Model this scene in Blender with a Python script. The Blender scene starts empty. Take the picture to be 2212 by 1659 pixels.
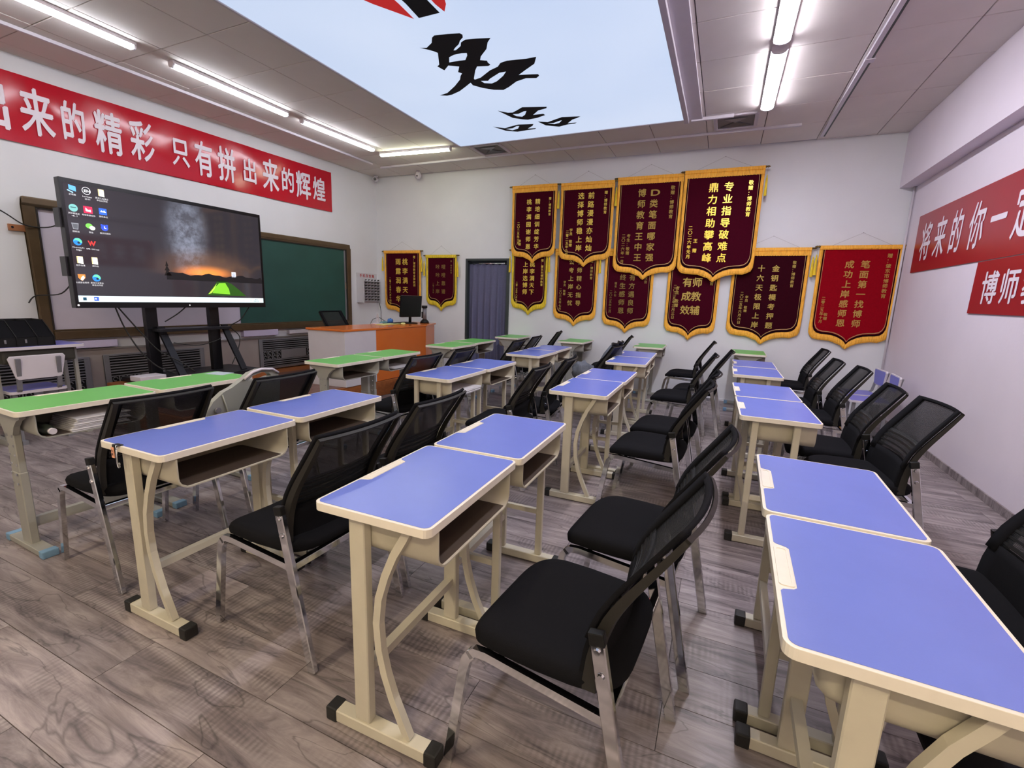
import bpy, bmesh, math, random
from mathutils import Vector, Matrix
from mathutils.geometry import tessellate_polygon
random.seed(7)
S = bpy.context.scene
COL = S.collection

# ------------------------------------------------------------------ camera
F_PX = 996.142
YAW, PITCH, ROLL = 0.41900, 0.18420, 0.03180
CAM_H = 1.3618
def cam_axes(y, p, r):
    cy, sy, cp, sp, cr, sr = math.cos(y), math.sin(y), math.cos(p), math.sin(p), math.cos(r), math.sin(r)
    fwd = Vector((-sy*cp, cy*cp, -sp)); right = Vector((cy, sy, 0)); up = right.cross(fwd)
    return cr*right + sr*up, -sr*right + cr*up, fwd
cr_, cu_, cf_ = cam_axes(YAW, PITCH, ROLL)
cam = bpy.data.cameras.new('camera'); camo = bpy.data.objects.new('camera', cam); COL.objects.link(camo)
cam.sensor_width = 36; cam.lens = F_PX/2212*36; cam.clip_start = 0.02; cam.clip_end = 60
mw = Matrix.Identity(4)
for i in range(3):
    mw[i][0] = cr_[i]; mw[i][1] = cu_[i]; mw[i][2] = -cf_[i]
mw[2][3] = CAM_H
camo.matrix_world = mw
S.camera = camo
# ------------------------------------------------------------------ world, exposure
w = bpy.data.worlds.new('world'); S.world = w; w.use_nodes = True
w.node_tree.nodes['Background'].inputs[0].default_value = (.75, .8, .9, 1)
w.node_tree.nodes['Background'].inputs[1].default_value = 0.5
S.view_settings.view_transform = 'Standard'; S.view_settings.look = 'None'
S.view_settings.gamma = 1; S.view_settings.use_curve_mapping = False
S.view_settings.exposure = 0.72
TUBE_L, TUBE_R, TUBE_BACK, SHEET = 20.0, 46.0, 110.0, 1.0
S.cycles.max_bounces = 7; S.cycles.diffuse_bounces = 4; S.cycles.glossy_bounces = 3; S.cycles.transparent_max_bounces = 10
S.cycles.caustics_reflective = False; S.cycles.caustics_refractive = False

# ------------------------------------------------------------------ materials
def lin(c):
    return tuple((x/12.92 if x <= .04045 else ((x+.055)/1.055)**2.4) for x in [v/255 for v in c])
MATS = {}
def mat(name, rgb, rough=.6, metal=0., noise=0., nscale=8., bump=0., bscale=40., emit=None, estr=0., coat=0., stretch=None, spec=None):
    if name in MATS: return MATS[name]
    m = bpy.data.materials.new(name); m.use_nodes = True; nt = m.node_tree; N = nt.nodes; L = nt.links
    b = N['Principled BSDF']; c = lin(rgb)
    b.inputs['Base Color'].default_value = (*c, 1); b.inputs['Roughness'].default_value = rough; b.inputs['Metallic'].default_value = metal
    if coat: b.inputs['Coat Weight'].default_value = coat; b.inputs['Coat Roughness'].default_value = .08
    if spec is not None: b.inputs['Specular IOR Level'].default_value = spec
    tc = N.new('ShaderNodeTexCoord'); mp = N.new('ShaderNodeMapping'); L.new(tc.outputs['Object'], mp.inputs[0])
    if stretch: mp.inputs['Scale'].default_value = stretch
    if noise or True:
        n = N.new('ShaderNodeTexNoise'); n.inputs['Scale'].default_value = nscale; n.inputs['Detail'].default_value = 5
        L.new(mp.outputs[0], n.inputs['Vector'])
        r = N.new('ShaderNodeMapRange'); r.inputs[1].default_value = .3; r.inputs[2].default_value = .7
        a = noise if noise else .02
        r.inputs[3].default_value = 1-a; r.inputs[4].default_value = 1+a
        L.new(n.outputs[0], r.inputs[0])
        mx = N.new('ShaderNodeVectorMath'); mx.operation = 'SCALE'; mx.inputs[0].default_value = c
        L.new(r.outputs[0], mx.inputs['Scale']); L.new(mx.outputs[0], b.inputs['Base Color'])
    if bump:
        n2 = N.new('ShaderNodeTexNoise'); n2.inputs['Scale'].default_value = bscale; n2.inputs['Detail'].default_value = 3
        L.new(mp.outputs[0], n2.inputs['Vector'])
        bp = N.new('ShaderNodeBump'); bp.inputs['Strength'].default_value = bump; bp.inputs['Distance'].default_value = .003
        L.new(n2.outputs[0], bp.inputs['Height']); L.new(bp.outputs[0], b.inputs['Normal'])
    if emit: b.inputs['Emission Color'].default_value = (*lin(emit), 1); b.inputs['Emission Strength'].default_value = estr
    MATS[name] = m; return m
def emis(name, rgb, s=1.0, gloss=False):
    m = bpy.data.materials.new(name); m.use_nodes = True; b = m.node_tree.nodes['Principled BSDF']
    b.inputs['Base Color'].default_value = (.01, .01, .01, 1) if gloss else (*lin(rgb), 1)
    b.inputs['Roughness'].default_value = .08 if gloss else .5
    b.inputs['Emission Color'].default_value = (*lin(rgb), 1); b.inputs['Emission Strength'].default_value = s
    return m
M_wall = mat('wall_paint', (227, 228, 232), .75, noise=.03, nscale=1.6, bump=.25, bscale=35)
M_wall2 = mat('wall_paint_right', (228, 218, 228), .75, noise=.04, nscale=1.2, bump=.2, bscale=30)
M_tile = mat('ceiling_tile_board', (224, 216, 210), .85, noise=.03, nscale=3, bump=.2, bscale=120)
M_gap = mat('ceiling_void', (90, 84, 84), .9)
M_trimw = mat('white_trim', (205, 198, 204), .6)
M_plastic = mat('white_plastic', (214, 208, 216), .45)
M_edge = mat('cream_desk_edge', (236, 229, 216), .38, noise=.03, nscale=30)
M_leg = mat('beige_powder_coat', (200, 194, 176), .42, noise=.05, nscale=12, bump=.05, bscale=300)
M_leg2 = mat('grey_beige_powder_coat', (156, 155, 148), .42, noise=.06, nscale=12)
M_blue = mat('blue_laminate', (113, 130, 214), .27, noise=.03, nscale=6, bump=.06, bscale=180)
M_green = mat('green_laminate', (108, 192, 92), .4, noise=.03, nscale=6, bump=.06, bscale=180)
M_box = mat('book_box_plastic', (190, 184, 165), .45, noise=.06, nscale=9)
M_boxfloor = mat('shaded_brown_box_floor', (78, 66, 58), .5, noise=.15, nscale=7, stretch=(6, 1, 1))  # brown plastic, darkened in colour for the shade inside the box
M_cap = mat('black_rubber', (30, 29, 28), .6, noise=.2, nscale=40)
M_bcap = mat('pale_blue_rubber', (120, 158, 190), .6, noise=.1, nscale=30)
M_chrome = mat('chrome', (222, 224, 228), .08, 1., noise=.04, nscale=25)
M_fabric = mat('black_seat_fabric', (21, 21, 25), .95, bump=.4, bscale=700, spec=.12)
M_blackp = mat('black_plastic', (22, 22, 23), .45, bump=.1, bscale=200, spec=.3)
M_olive = mat('dark_olive_plastic', (40, 38, 35), .5, spec=.35)
M_red = mat('red_vinyl_banner', (190, 18, 40), .15, noise=.02, nscale=3, bump=.06, bscale=9)
M_red2 = mat('red_vinyl_banner_faded', (158, 24, 38), .3, noise=.02, nscale=3, bump=.1, bscale=7)
M_white = mat('white_lettering', (236, 226, 236), .45)
M_maroon = mat('maroon_velvet', (66, 4, 24), .9, noise=.08, nscale=60, bump=.3, bscale=500, spec=.08)
M_redvel = mat('crimson_velvet', (146, 6, 24), .9, noise=.08, nscale=60, bump=.3, bscale=500, spec=.08)
M_darkvel = mat('near_black_velvet_border', (28, 3, 11), .9, spec=.08)
M_gold = mat('gold_print', (236, 202, 84), .38, .25)
M_golddim = mat('dim_gold_print', (134, 104, 54), .5, .35)
M_goldline = mat('pale_gold_line', (190, 150, 100), .5, .2)
M_fringe = mat('orange_gold_fringe', (255, 184, 62), .65, noise=.34, nscale=42, bump=1., bscale=60, stretch=(4, 1, .3))
M_yellow = mat('yellow_fringe', (236, 204, 44), .65, noise=.34, nscale=42, bump=1., bscale=60, stretch=(4, 1, .3))
M_brass = mat('brass_finial', (120, 96, 50), .3, .8)
M_cord = mat('thin_grey_cord', (150, 142, 140), .8)
M_bframe = mat('bronze_board_frame', (98, 80, 58), .4, .4, noise=.12, nscale=8)
M_bframed = mat('dark_board_frame', (52, 46, 42), .45, .2)
M_wboard = mat('white_writing_panel', (206, 198, 214), .5, noise=.02)
M_gboard = mat('green_chalk_panel', (36, 78, 70), .55, noise=.1, nscale=2.5)
M_gmetal = mat('grey_grille_metal', (134, 134, 140), .45, .3, noise=.04)
M_dark = mat('dark_recess', (14, 13, 14), .9)
M_tvb = mat('television_black', (16, 16, 20), .28)
M_stand = mat('cart_black_steel', (36, 36, 42), .4, .4)
M_wood = mat('orange_brown_wood', (158, 92, 46), .4, noise=.16, nscale=5, stretch=(1, 6, 6))
M_stage = mat('reddish_brown_stage_board', (112, 74, 64), .35, noise=.15, nscale=5, stretch=(8, 1, 8))
M_orange = mat('orange_gloss_panel', (220, 116, 48), .18, noise=.02)
M_podw = mat('podium_white_panel', (212, 208, 214), .4)
M_curtain = mat('blue_grey_curtain_cloth', (100, 100, 130), .85, noise=.05, nscale=30)
M_cframe = mat('dark_green_grey_frame', (58, 66, 66), .5)
M_yel = mat('yellow_paper', (214, 216, 140), .7)
M_bluec = mat('blue_cloth', (60, 110, 176), .8, noise=.2, nscale=40)
M_teal = mat('teal_cloth', (96, 140, 148), .8, noise=.2, nscale=40)
M_paper = mat('white_paper', (222, 220, 224), .8, noise=.05, nscale=30)
M_pgrey = mat('grey_moulded_plastic', (158, 160, 152), .35)
M_greyc = mat('grey_fleece', (98, 102, 112), .95, noise=.12, nscale=50, bump=.6, bscale=120)
M_clear = mat('clear_acrylic', (214, 212, 216), .2)
M_lav = mat('lavender_white_board', (202, 192, 220), .5)
M_kblue = mat('periwinkle_plastic', (112, 112, 200), .4)
M_glass = mat('camera_lens', (10, 10, 12), .1)
M_redt = mat('red_lettering', (196, 48, 50), .5)
M_tag = mat('salmon_tag', (226, 160, 130), .6)
M_orangem = mat('copper_bracket', (170, 112, 74), .5, .3)
E_tubeL = emis('tube_diffuser_left', (242, 246, 255), TUBE_L)
E_tubeR = emis('tube_diffuser_right', (246, 244, 255), TUBE_R)
E_tubeW = emis('tube_diffuser_corner', (250, 255, 226), TUBE_L*.8)
E_tubeB = emis('tube_diffuser_rear', (255, 236, 198), TUBE_BACK)

def floor_material():
    m = bpy.data.materials.new('wood_look_vinyl'); m.use_nodes = True; nt = m.node_tree; N = nt.nodes; L = nt.links
    b = N['Principled BSDF']; b.inputs['Roughness'].default_value = .42
    g = N.new('ShaderNodeNewGeometry'); oi = N.new('ShaderNodeObjectInfo')
    off = N.new('ShaderNodeVectorMath'); off.operation = 'SCALE'; off.inputs[0].default_value = (13, 29, 3); L.new(oi.outputs['Random'], off.inputs['Scale'])
    add = N.new('ShaderNodeVectorMath'); add.operation = 'ADD'; L.new(g.outputs['Position'], add.inputs[0]); L.new(off.outputs[0], add.inputs[1])
    def noise(sx, sy, sc, det, dist, rough=.6):
        mp = N.new('ShaderNodeMapping'); mp.inputs['Scale'].default_value = (sx, sy, 1); L.new(add.outputs[0], mp.inputs[0])
        n = N.new('ShaderNodeTexNoise'); n.inputs['Scale'].default_value = sc; n.inputs['Detail'].default_value = det; n.inputs['Distortion'].default_value = dist; n.inputs['Roughness'].default_value = rough
        L.new(mp.outputs[0], n.inputs['Vector']); return n
    base = noise(.7, 5.5, 3, 8, .7, .68)
    cr = N.new('ShaderNodeValToRGB'); L.new(base.outputs[0], cr.inputs[0]); e = cr.color_ramp.elements
    e[0].position = .3; e[0].color = (*lin((84, 75, 79)), 1); e[1].position = .72; e[1].color = (*lin((184, 173, 173)), 1)
    k = e.new(.5); k.color = (*lin((142, 131, 132)), 1)
    # dark wandering veins
    v = noise(.55, 2.4, 2.4, 4, .9, .45)
    vm = N.new('ShaderNodeMath'); vm.operation = 'SUBTRACT'; L.new(v.outputs[0], vm.inputs[0]); vm.inputs[1].default_value = .5
    va = N.new('ShaderNodeMath'); va.operation = 'ABSOLUTE'; L.new(vm.outputs[0], va.inputs[0])
    vr = N.new('ShaderNodeMapRange'); L.new(va.outputs[0], vr.inputs[0]); vr.inputs[1].default_value = 0; vr.inputs[2].default_value = .011; vr.inputs[3].default_value = .56; vr.inputs[4].default_value = 1
    # cross ripple bars
    mp = N.new('ShaderNodeMapping'); mp.inputs['Scale'].default_value = (1, .25, 1); L.new(add.outputs[0], mp.inputs[0])
    wv = N.new('ShaderNodeTexWave'); wv.inputs['Scale'].default_value = 15; wv.inputs['Distortion'].default_value = 5; wv.inputs['Detail'].default_value = 2; wv.inputs['Detail Scale'].default_value = 1.2
    L.new(mp.outputs[0], wv.inputs['Vector'])
    mk = noise(1, 3, 1.7, 2, .2); mr = N.new('ShaderNodeMapRange'); L.new(mk.outputs[0], mr.inputs[0]); mr.inputs[1].default_value = .5; mr.inputs[2].default_value = .62; mr.inputs[3].default_value = 0; mr.inputs[4].default_value = .34
    w1 = N.new('ShaderNodeMath'); w1.operation = 'MULTIPLY'; L.new(wv.outputs['Fac'], w1.inputs[0]); L.new(mr.outputs[0], w1.inputs[1])
    w2 = N.new('ShaderNodeMath'); w2.operation = 'SUBTRACT'; w2.inputs[0].default_value = 1; L.new(w1.outputs[0], w2.inputs[1])
    rr = N.new('ShaderNodeMapRange'); L.new(oi.outputs['Random'], rr.inputs[0]); rr.inputs[3].default_value = .86; rr.inputs[4].default_value = 1.08
    m1 = N.new('ShaderNodeMath'); m1.operation = 'MULTIPLY'; L.new(vr.outputs[0], m1.inputs[0]); L.new(w2.outputs[0], m1.inputs[1])
    m2 = N.new('ShaderNodeMath'); m2.operation = 'MULTIPLY'; L.new(m1.outputs[0], m2.inputs[0]); L.new(rr.outputs[0], m2.inputs[1])
    sc = N.new('ShaderNodeVectorMath'); sc.operation = 'SCALE'; L.new(cr.outputs[0], sc.inputs[0]); L.new(m2.outputs[0], sc.inputs['Scale'])
    L.new(sc.outputs[0], b.inputs['Base Color'])
    bp = N.new('ShaderNodeBump'); bp.inputs['Strength'].default_value = .12; bp.inputs['Distance'].default_value = .002; L.new(base.outputs[0], bp.inputs['Height']); L.new(bp.outputs[0], b.inputs['Normal'])
    return m
M_floor = floor_material()
def mesh_cloth():
    m = bpy.data.materials.new('see_through_back_mesh'); m.use_nodes = True; nt = m.node_tree; N = nt.nodes; L = nt.links
    b = N['Principled BSDF']; b.inputs['Base Color'].default_value = (*lin((22, 22, 24)), 1); b.inputs['Roughness'].default_value = .7
    tc = N.new('ShaderNodeTexCoord'); wv = N.new('ShaderNodeTexWave'); wv.bands_direction = 'Z'; wv.inputs['Scale'].default_value = 80
    L.new(tc.outputs['Object'], wv.inputs['Vector'])
    r = N.new('ShaderNodeMapRange'); L.new(wv.outputs['Fac'], r.inputs[0]); r.inputs[3].default_value = .4; r.inputs[4].default_value = .93
    L.new(r.outputs[0], b.inputs['Alpha']); return m
M_mesh = mesh_cloth()

# ------------------------------------------------------------------ mesh builder
class MB:
    def __init__(s): s.v = []; s.f = []; s.sm = []
    def add(s, vs, fs, smooth=False):
        n = len(s.v); s.v += [tuple(p) for p in vs]
        for f in fs: s.f.append(tuple(i+n for i in f)); s.sm.append(smooth)
        return s
    def box(s, x0, x1, y0, y1, z0, z1):
        v = [(x, y, z) for x in (x0, x1) for y in (y0, y1) for z in (z0, z1)]
        return s.add(v, [(0, 1, 3, 2), (4, 6, 7, 5), (0, 4, 5, 1), (2, 3, 7, 6), (0, 2, 6, 4), (1, 5, 7, 3)])
    def prism(s, pts, h0, h1, axes='xy', smooth=False):
        ax = {'xy': lambda a, b, h: (a, b, h), 'xz': lambda a, b, h: (a, h, b), 'yz': lambda a, b, h: (h, a, b)}[axes]
        n = len(pts); v = [ax(a, b, h0) for a, b in pts] + [ax(a, b, h1) for a, b in pts]
        tri = tessellate_polygon([[Vector((a, b, 0)) for a, b in pts]])
        f = [t for t in tri] + [tuple(i+n for i in reversed(t)) for t in tri]
        f += [(i, (i+1) % n, (i+1) % n+n, i+n) for i in range(n)]
        return s.add(v, f, smooth)
    def sweep(s, path, w, h, side=(0, 1, 0), cap=True, smooth=False):
        # rectangular section: w along side, h along the in-plane normal
        P = [Vector(p) for p in path]; sd = Vector(side).normalized(); n = len(P); V = []
        for i, p in enumerate(P):
            t = (P[min(i+1, n-1)]-P[max(i-1, 0)]).normalized(); nn = t.cross(sd).normalized()
            if 0 < i < n-1:
                a = (P[i+1]-P[i]).normalized(); b = (P[i]-P[i-1]).normalized(); k = 1/max(.5, math.cos(a.angle(b)/2))
            else: k = 1
            for a, b in ((-1, -1), (1, -1), (1, 1), (-1, 1)): V.append(p+sd*a*w/2+nn*b*h/2*k)
        F = []
        for i in range(n-1):
            for j in range(4): F.append((4*i+j, 4*i+(j+1) % 4, 4*i+4+(j+1) % 4, 4*i+4+j))
        F += [(3, 2, 1, 0), (4*n-4, 4*n-3, 4*n-2, 4*n-1)]
        return s.add(V, F, smooth)
    def tube(s, path, r, n=8, smooth=True):
        P = [Vector(p) for p in path]; V = []; m = len(P); up = Vector((0, 0, 1))
        for i, p in enumerate(P):
            t = (P[min(i+1, m-1)]-P[max(i-1, 0)]).normalized()
            a = t.cross(up if abs(t.z) < .9 else Vector((1, 0, 0))).normalized(); b = t.cross(a)
            rr = r[i] if isinstance(r, (list, tuple)) else r
            for k in range(n):
                q = 2*math.pi*k/n; V.append(p+a*math.cos(q)*rr+b*math.sin(q)*rr)
        F = [(i*n+k, i*n+(k+1) % n, (i+1)*n+(k+1) % n, (i+1)*n+k) for i in range(m-1) for k in range(n)]
        s.add(V, F, smooth); c = len(s.v)-len(V)
        s.f.append(tuple(c+k for k in range(n))); s.sm.append(False)
        s.f.append(tuple(c+(m-1)*n+k for k in reversed(range(n)))); s.sm.append(False)
        return s
    def grid(s, rows, smooth=True, close=False):
        m = len(rows); n = len(rows[0]); V = [p for r in rows for p in r]
        F = [(i*n+j, i*n+(j+1) % n, (i+1)*n+(j+1) % n, (i+1)*n+j) for i in range(m-1) for j in range(n if close else n-1)]
        return s.add(V, F, smooth)
    def build(s, name, m, parent=None, bevel=0, loc=None, seg=2):
        me = bpy.data.meshes.new(name); me.from_pydata(s.v, [], s.f); me.polygons.foreach_set('use_smooth', s.sm); me.update()
        bm = bmesh.new(); bm.from_mesh(me)
        bmesh.ops.remove_doubles(bm, verts=bm.verts, dist=1e-6); bmesh.ops.recalc_face_normals(bm, faces=bm.faces)
        if bevel:
            ed = [e for e in bm.edges if len(e.link_faces) == 2 and e.calc_face_angle(0) > .6]
            bmesh.ops.bevel(bm, geom=ed, offset=bevel, segments=seg, profile=.6, affect='EDGES', clamp_overlap=True)
        bm.to_mesh(me); bm.free()
        me.materials.append(m); o = bpy.data.objects.new(name, me); COL.objects.link(o)
        if parent: o.parent = parent
        if loc: o.location = loc
        return o
def thing(name, label, cat, loc=(0, 0, 0), rz=0, group=None):
    o = bpy.data.objects.new(name, None); COL.objects.link(o); o.location = loc; o.rotation_euler = (0, 0, rz)
    o.empty_display_size = .1; o['label'] = label; o['category'] = cat
    if group: o['group'] = group
    return o
def tag(o, label, cat, group=None):
    o['label'] = label; o['category'] = cat
    if group: o['group'] = group
    return o
def struct(o, label=None, cat=None):
    o['kind'] = 'structure'
    if label: o['label'] = label
    if cat: o['category'] = cat
    return o
def dup(root, loc, rz, label, group=None):
    def cp(o, par):
        c = o.copy(); COL.objects.link(c)
        if par: c.parent = par
        for ch in o.children: cp(ch, c)
        return c
    r = cp(root, None); r.location = loc; r.rotation_euler = (0, 0, rz); r['label'] = label
    if group: r['group'] = group
    return r
# ------------------------------------------------------------------ lettering
_tc = bpy.data.curves.new('glyph_source', 'FONT'); _to = bpy.data.objects.new('glyph_source', _tc); COL.objects.link(_to)
_gc = {}
def glyph(ch):
    k = ch
    if k not in _gc:
        _tc.body = ch; bpy.context.view_layer.update()
        ev = _to.evaluated_get(bpy.context.evaluated_depsgraph_get()); me = ev.to_mesh()
        _gc[k] = ([tuple(v.co) for v in me.vertices], [tuple(p.vertices) for p in me.polygons], ev.dimensions[0]); ev.to_mesh_clear()
    return _gc[k]
def letters(items, origin, U, V, name, m, parent, bold=.012, shear=0.):
    if name in ('lettering', 'lower_lettering') and len(items) > 2 and items[0][3] > .07:
        for it in items:
            letters([it], origin, U, V, 'printed_character', m, parent, bold, shear)
        return
    o = _letters(items, origin, U, V, name, m, parent, bold, shear)
    if name != 'printed_character': o['kind'] = 'stuff'
    return o
def _letters(items, origin, U, V, name, m, parent, bold=.012, shear=0.):
    """items: (char, u centre, v centre, width, height) on the plane origin + u*U + v*V"""
    O, U, V = Vector(origin), Vector(U), Vector(V); N = U.cross(V).normalized(); b = MB()
    for ch, cu, cv, gw, gh in items:
        if ch == ' ': continue
        vs, fs, dx = glyph(ch); full = ord(ch) > 0x2000; ew = .98 if full else max(dx, .2)
        for k, (sx, sy) in enumerate(((0, 0), (1, .45), (-1, -.45), (.5, .9), (-.5, -.9)) if bold else ((0, 0),)):
            b.add([O+N*(.00006*k)+U*(cu+((x+sx*bold-ew/2)/(1. if full else max(ew, .35))+shear*(y-.38))*gw)+V*(cv+(y+sy*bold-.38)*gh) for x, y, z in vs], fs)
    return b.build(name, m, parent)
def column(txt, u, v0, step, size, asp=1.):
    return [(c, u, v0-i*step, size*asp, size) for i, c in enumerate(txt)]
def row(txt, u0, v, step, size):
    return [(c, u0+i*step, v, size, size) for i, c in enumerate(txt)]

# ================================================================== ROOM SHELL
YB = -2.6; ZC = 3.42
def LWX(y): return -5.96-.05*(7.05-y)          # left wall face x at depth y
def FWY(x): return 7.04+.0258*(x+5.96)         # far wall face y at x
def RWX(y): return 1.85+.011*y
fl = struct(MB().box(-6.6, 2.1, YB, 7.4, -.08, -.0075).build('floor', M_gap))
PL, PW = 1.22, .2
plank_me = None
pm = MB().box(.0012, PL-.0012, .0012, PW-.0012, -.008, 0)
k = 0
for j in range(-2, 35):
    y0 = .487+PW*(j-1)
    ph = -1.882 if j % 2 == 0 else -2.491
    i = -4
    while True:
        x0 = ph+PL*i; i += 1
        if x0 > 1.95: break
        if x0+PL < -6.3: continue
        xa, xb = max(x0, -6.35), min(x0+PL, RWX(7.2)+.0)
        if xb-xa < .05 or y0+PW < .25: continue
        if y0 > 7.15: continue
        if xa == x0 and xb == x0+PL:
            if plank_me is None:
                o = pm.build('plank', M_floor, fl, loc=(x0, y0, 0)); plank_me = o.data
            else:
                o = bpy.data.objects.new('plank', plank_me); COL.objects.link(o); o.parent = fl; o.location = (x0, y0, 0)
        else:
            MB().box(.0012, xb-xa-.0012, .0012, PW-.0012, -.008, 0).build('plank', M_floor, fl, loc=(xa, y0, 0))
fb = MB().box(-6.5, 2.0, YB, .285, -.008, 0).build('rear_floor_sheet', M_floor, fl)

def quadwall(name, p0, p1, z0, z1, t, m, label=None):
    a, b = Vector((*p0, 0)), Vector((*p1, 0)); d = (b-a).normalized(); n = Vector((-d.y, d.x, 0))*t
    pts = [(a.x, a.y), (b.x, b.y), (b.x+n.x, b.y+n.y), (a.x+n.x, a.y+n.y)]
    return struct(MB().prism(pts, z0, z1).build(name, m))
quadwall('wall_left', (LWX(YB), YB), (LWX(7.2), 7.2), -.08, ZC+.1, .15, M_wall)
quadwall('wall_right', (RWX(YB), YB), (RWX(7.4), 7.4), -.08, ZC+.1, -.15, M_wall2)
# far wall with the curtained doorway (x -4.11..-3.28)
DX0, DX1, DZ = -4.10, -3.27, 2.0
wf = MB()
def fwpoly(x0, x1, z0, z1): wf.prism([(x0, FWY(x0)), (x1, FWY(x1)), (x1, FWY(x1)+.18), (x0, FWY(x0)+.18)], z0, z1)
fwpoly(-6.3, DX0, -.08, ZC+.1); fwpoly(DX1, 2.1, -.08, ZC+.1); fwpoly(DX0, DX1, DZ, ZC+.1)
struct(wf.build('wall_far', M_wall))
struct(MB().box(-6.6, 2.1, YB-.15, YB, -.08, ZC+.1).build('wall_rear', M_wall))
struct(MB().box(DX0-.2, DX1+.2, 7.6, 7.66, 0, 2.3).build('trim_1', M_dark))
# ceiling: void above, then tiles one by one
cl = struct(MB().box(-6.6, 2.1, YB, 7.4, ZC+.02, ZC+.1).build('ceiling', M_gap))
G = .62
SX0, SX1, SY1, SY0 = -3.55, -.62, 5.965, .9
tile_me = None
for i in range(-11, 3):
    for j in range(-12, 5):
        x0 = .22+G*i; y0 = 4.69+G*j
        x1, y1 = x0+G, y0+G
        if y1 < YB: continue
        xa, xb, ya, yb = max(x0, -6.55), min(x1, 1.78), max(y0, YB), min(y1, FWY(x0)-.002)
        if xb-xa < .03 or yb-ya < .03: continue
        if y0 < SY1-.05 and y1 > SY0 and x1 > SX0+.02 and x0 < SX1-.02:
            # overlaps the lightbox: keep the part beside it
            if x0 < SX0: xb = min(xb, SX0)
            elif x1 > SX1: xa = max(xa, SX1)
            else:
                continue
            if xb-xa < .03: continue
        g = .0035
        if abs(xb-xa-G) < 1e-4 and abs(yb-ya-G) < 1e-4:
            if tile_me is None:
                o = MB().box(g, G-g, g, G-g, 0, .019).build('ceiling_tile', M_tile, cl, bevel=.003, seg=1, loc=(xa, ya, ZC)); tile_me = o.data
            else:
                o = bpy.data.objects.new('ceiling_tile', tile_me); COL.objects.link(o); o.parent = cl; o.location = (xa, ya, ZC)
            o.location.z = ZC+random.uniform(-.0015, .0015)
        else:
            MB().box(g, xb-xa-g, g, yb-ya-g, 0, .019).build('ceiling_tile', M_tile, cl, bevel=.003, seg=1, loc=(xa, ya, ZC))
# beam on the right wall
struct(MB().prism([(1.765, YB), (RWX(YB)+.02, YB), (RWX(7.3)+.02, 7.3), (1.775, 7.3)], 2.80, ZC+.015).build('trim_2', M_wall2))
# skirting on the right wall: wood-look strip laid against the wall
sk = MB()
sk.prism([(RWX(YB)-.012, YB), (RWX(YB), YB), (RWX(7.2), 7.2), (RWX(7.2)-.012, 7.2)], 0, .062)
struct(sk.build('baseboard_right', M_floor))
struct(MB().prism([(-3.2, FWY(-3.2)), (1.9, FWY(1.9)), (1.9, FWY(1.9)-.012), (-3.2, FWY(-3.2)-.012)], 0, .03).build('baseboard_far', M_wall))
# corner pipe / moulding at the far right
tag(MB().tube([(RWX(7.1)-.02, 7.19, .0), (RWX(7.1)-.02, 7.19, 2.8)], .012, 8).build('corner_conduit', M_plastic), 'thin white conduit running down the far right corner of the room', 'conduit')

# ------------------------------------------------------------------ stretched-fabric ceiling lightbox
lb = thing('ceiling_lightbox', 'huge pale blue glowing stretched fabric panel with black brush characters on ceiling', 'ceiling light', ((SX0+SX1)/2, (SY0+SY1)/2, ZC))
def sheet_mat():
    m = bpy.data.materials.new('backlit_fabric'); m.use_nodes = True; nt = m.node_tree; N = nt.nodes; L = nt.links; b = N['Principled BSDF']
    b.inputs['Base Color'].default_value = (.25, .28, .32, 1); b.inputs['Roughness'].default_value = .8
    g = N.new('ShaderNodeNewGeometry'); n = N.new('ShaderNodeTexNoise'); n.inputs['Scale'].default_value = .55; L.new(g.outputs['Position'], n.inputs['Vector'])
    cr = N.new('ShaderNodeValToRGB'); L.new(n.outputs[0], cr.inputs[0]); e = cr.color_ramp.elements
    e[0].position = .3; e[0].color = (*lin((191, 208, 236)), 1); e[1].position = .7; e[1].color = (*lin((206, 219, 242)), 1)
    L.new(cr.outputs[0], b.inputs['Emission Color']); b.inputs['Emission Strength'].default_value = SHEET*.60
    return m
cx, cy = lb.location.x, lb.location.y
rows = []
NX, NY = 60, 90
for i in range(NX+1):
    r = []
    for j in range(NY+1):
        x = SX0+(SX1-SX0)*i/NX; y = SY0+(SY1-SY0)*j/NY; d = SX1-x; e = SY1-y; z = -.012
        if d < .45: z += .006*math.sin(y*34+2*math.sin(y*5))*math.exp(-d*9)*(1-math.exp(-d*60))*(1 if y > 4.2 else .3)
        if e < .3 and x > -1.3: z += .006*math.sin(x*46)*math.exp(-e*14)*(1-math.exp(-e*60))
        z -= .02*math.sin(math.pi*i/NX)*math.sin(math.pi*j/NY)*.5
        r.append((x-cx, y-cy, z))
    rows.append(r)
MB().grid(rows).build('fabric_sheet', sheet_mat(), lb)
def zsheet(x, y):
    return -.012-.01*math.sin(math.pi*(x-SX0)/(SX1-SX0))*math.sin(math.pi*max(0, y-SY0)/(SY1-SY0))-.004
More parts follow.
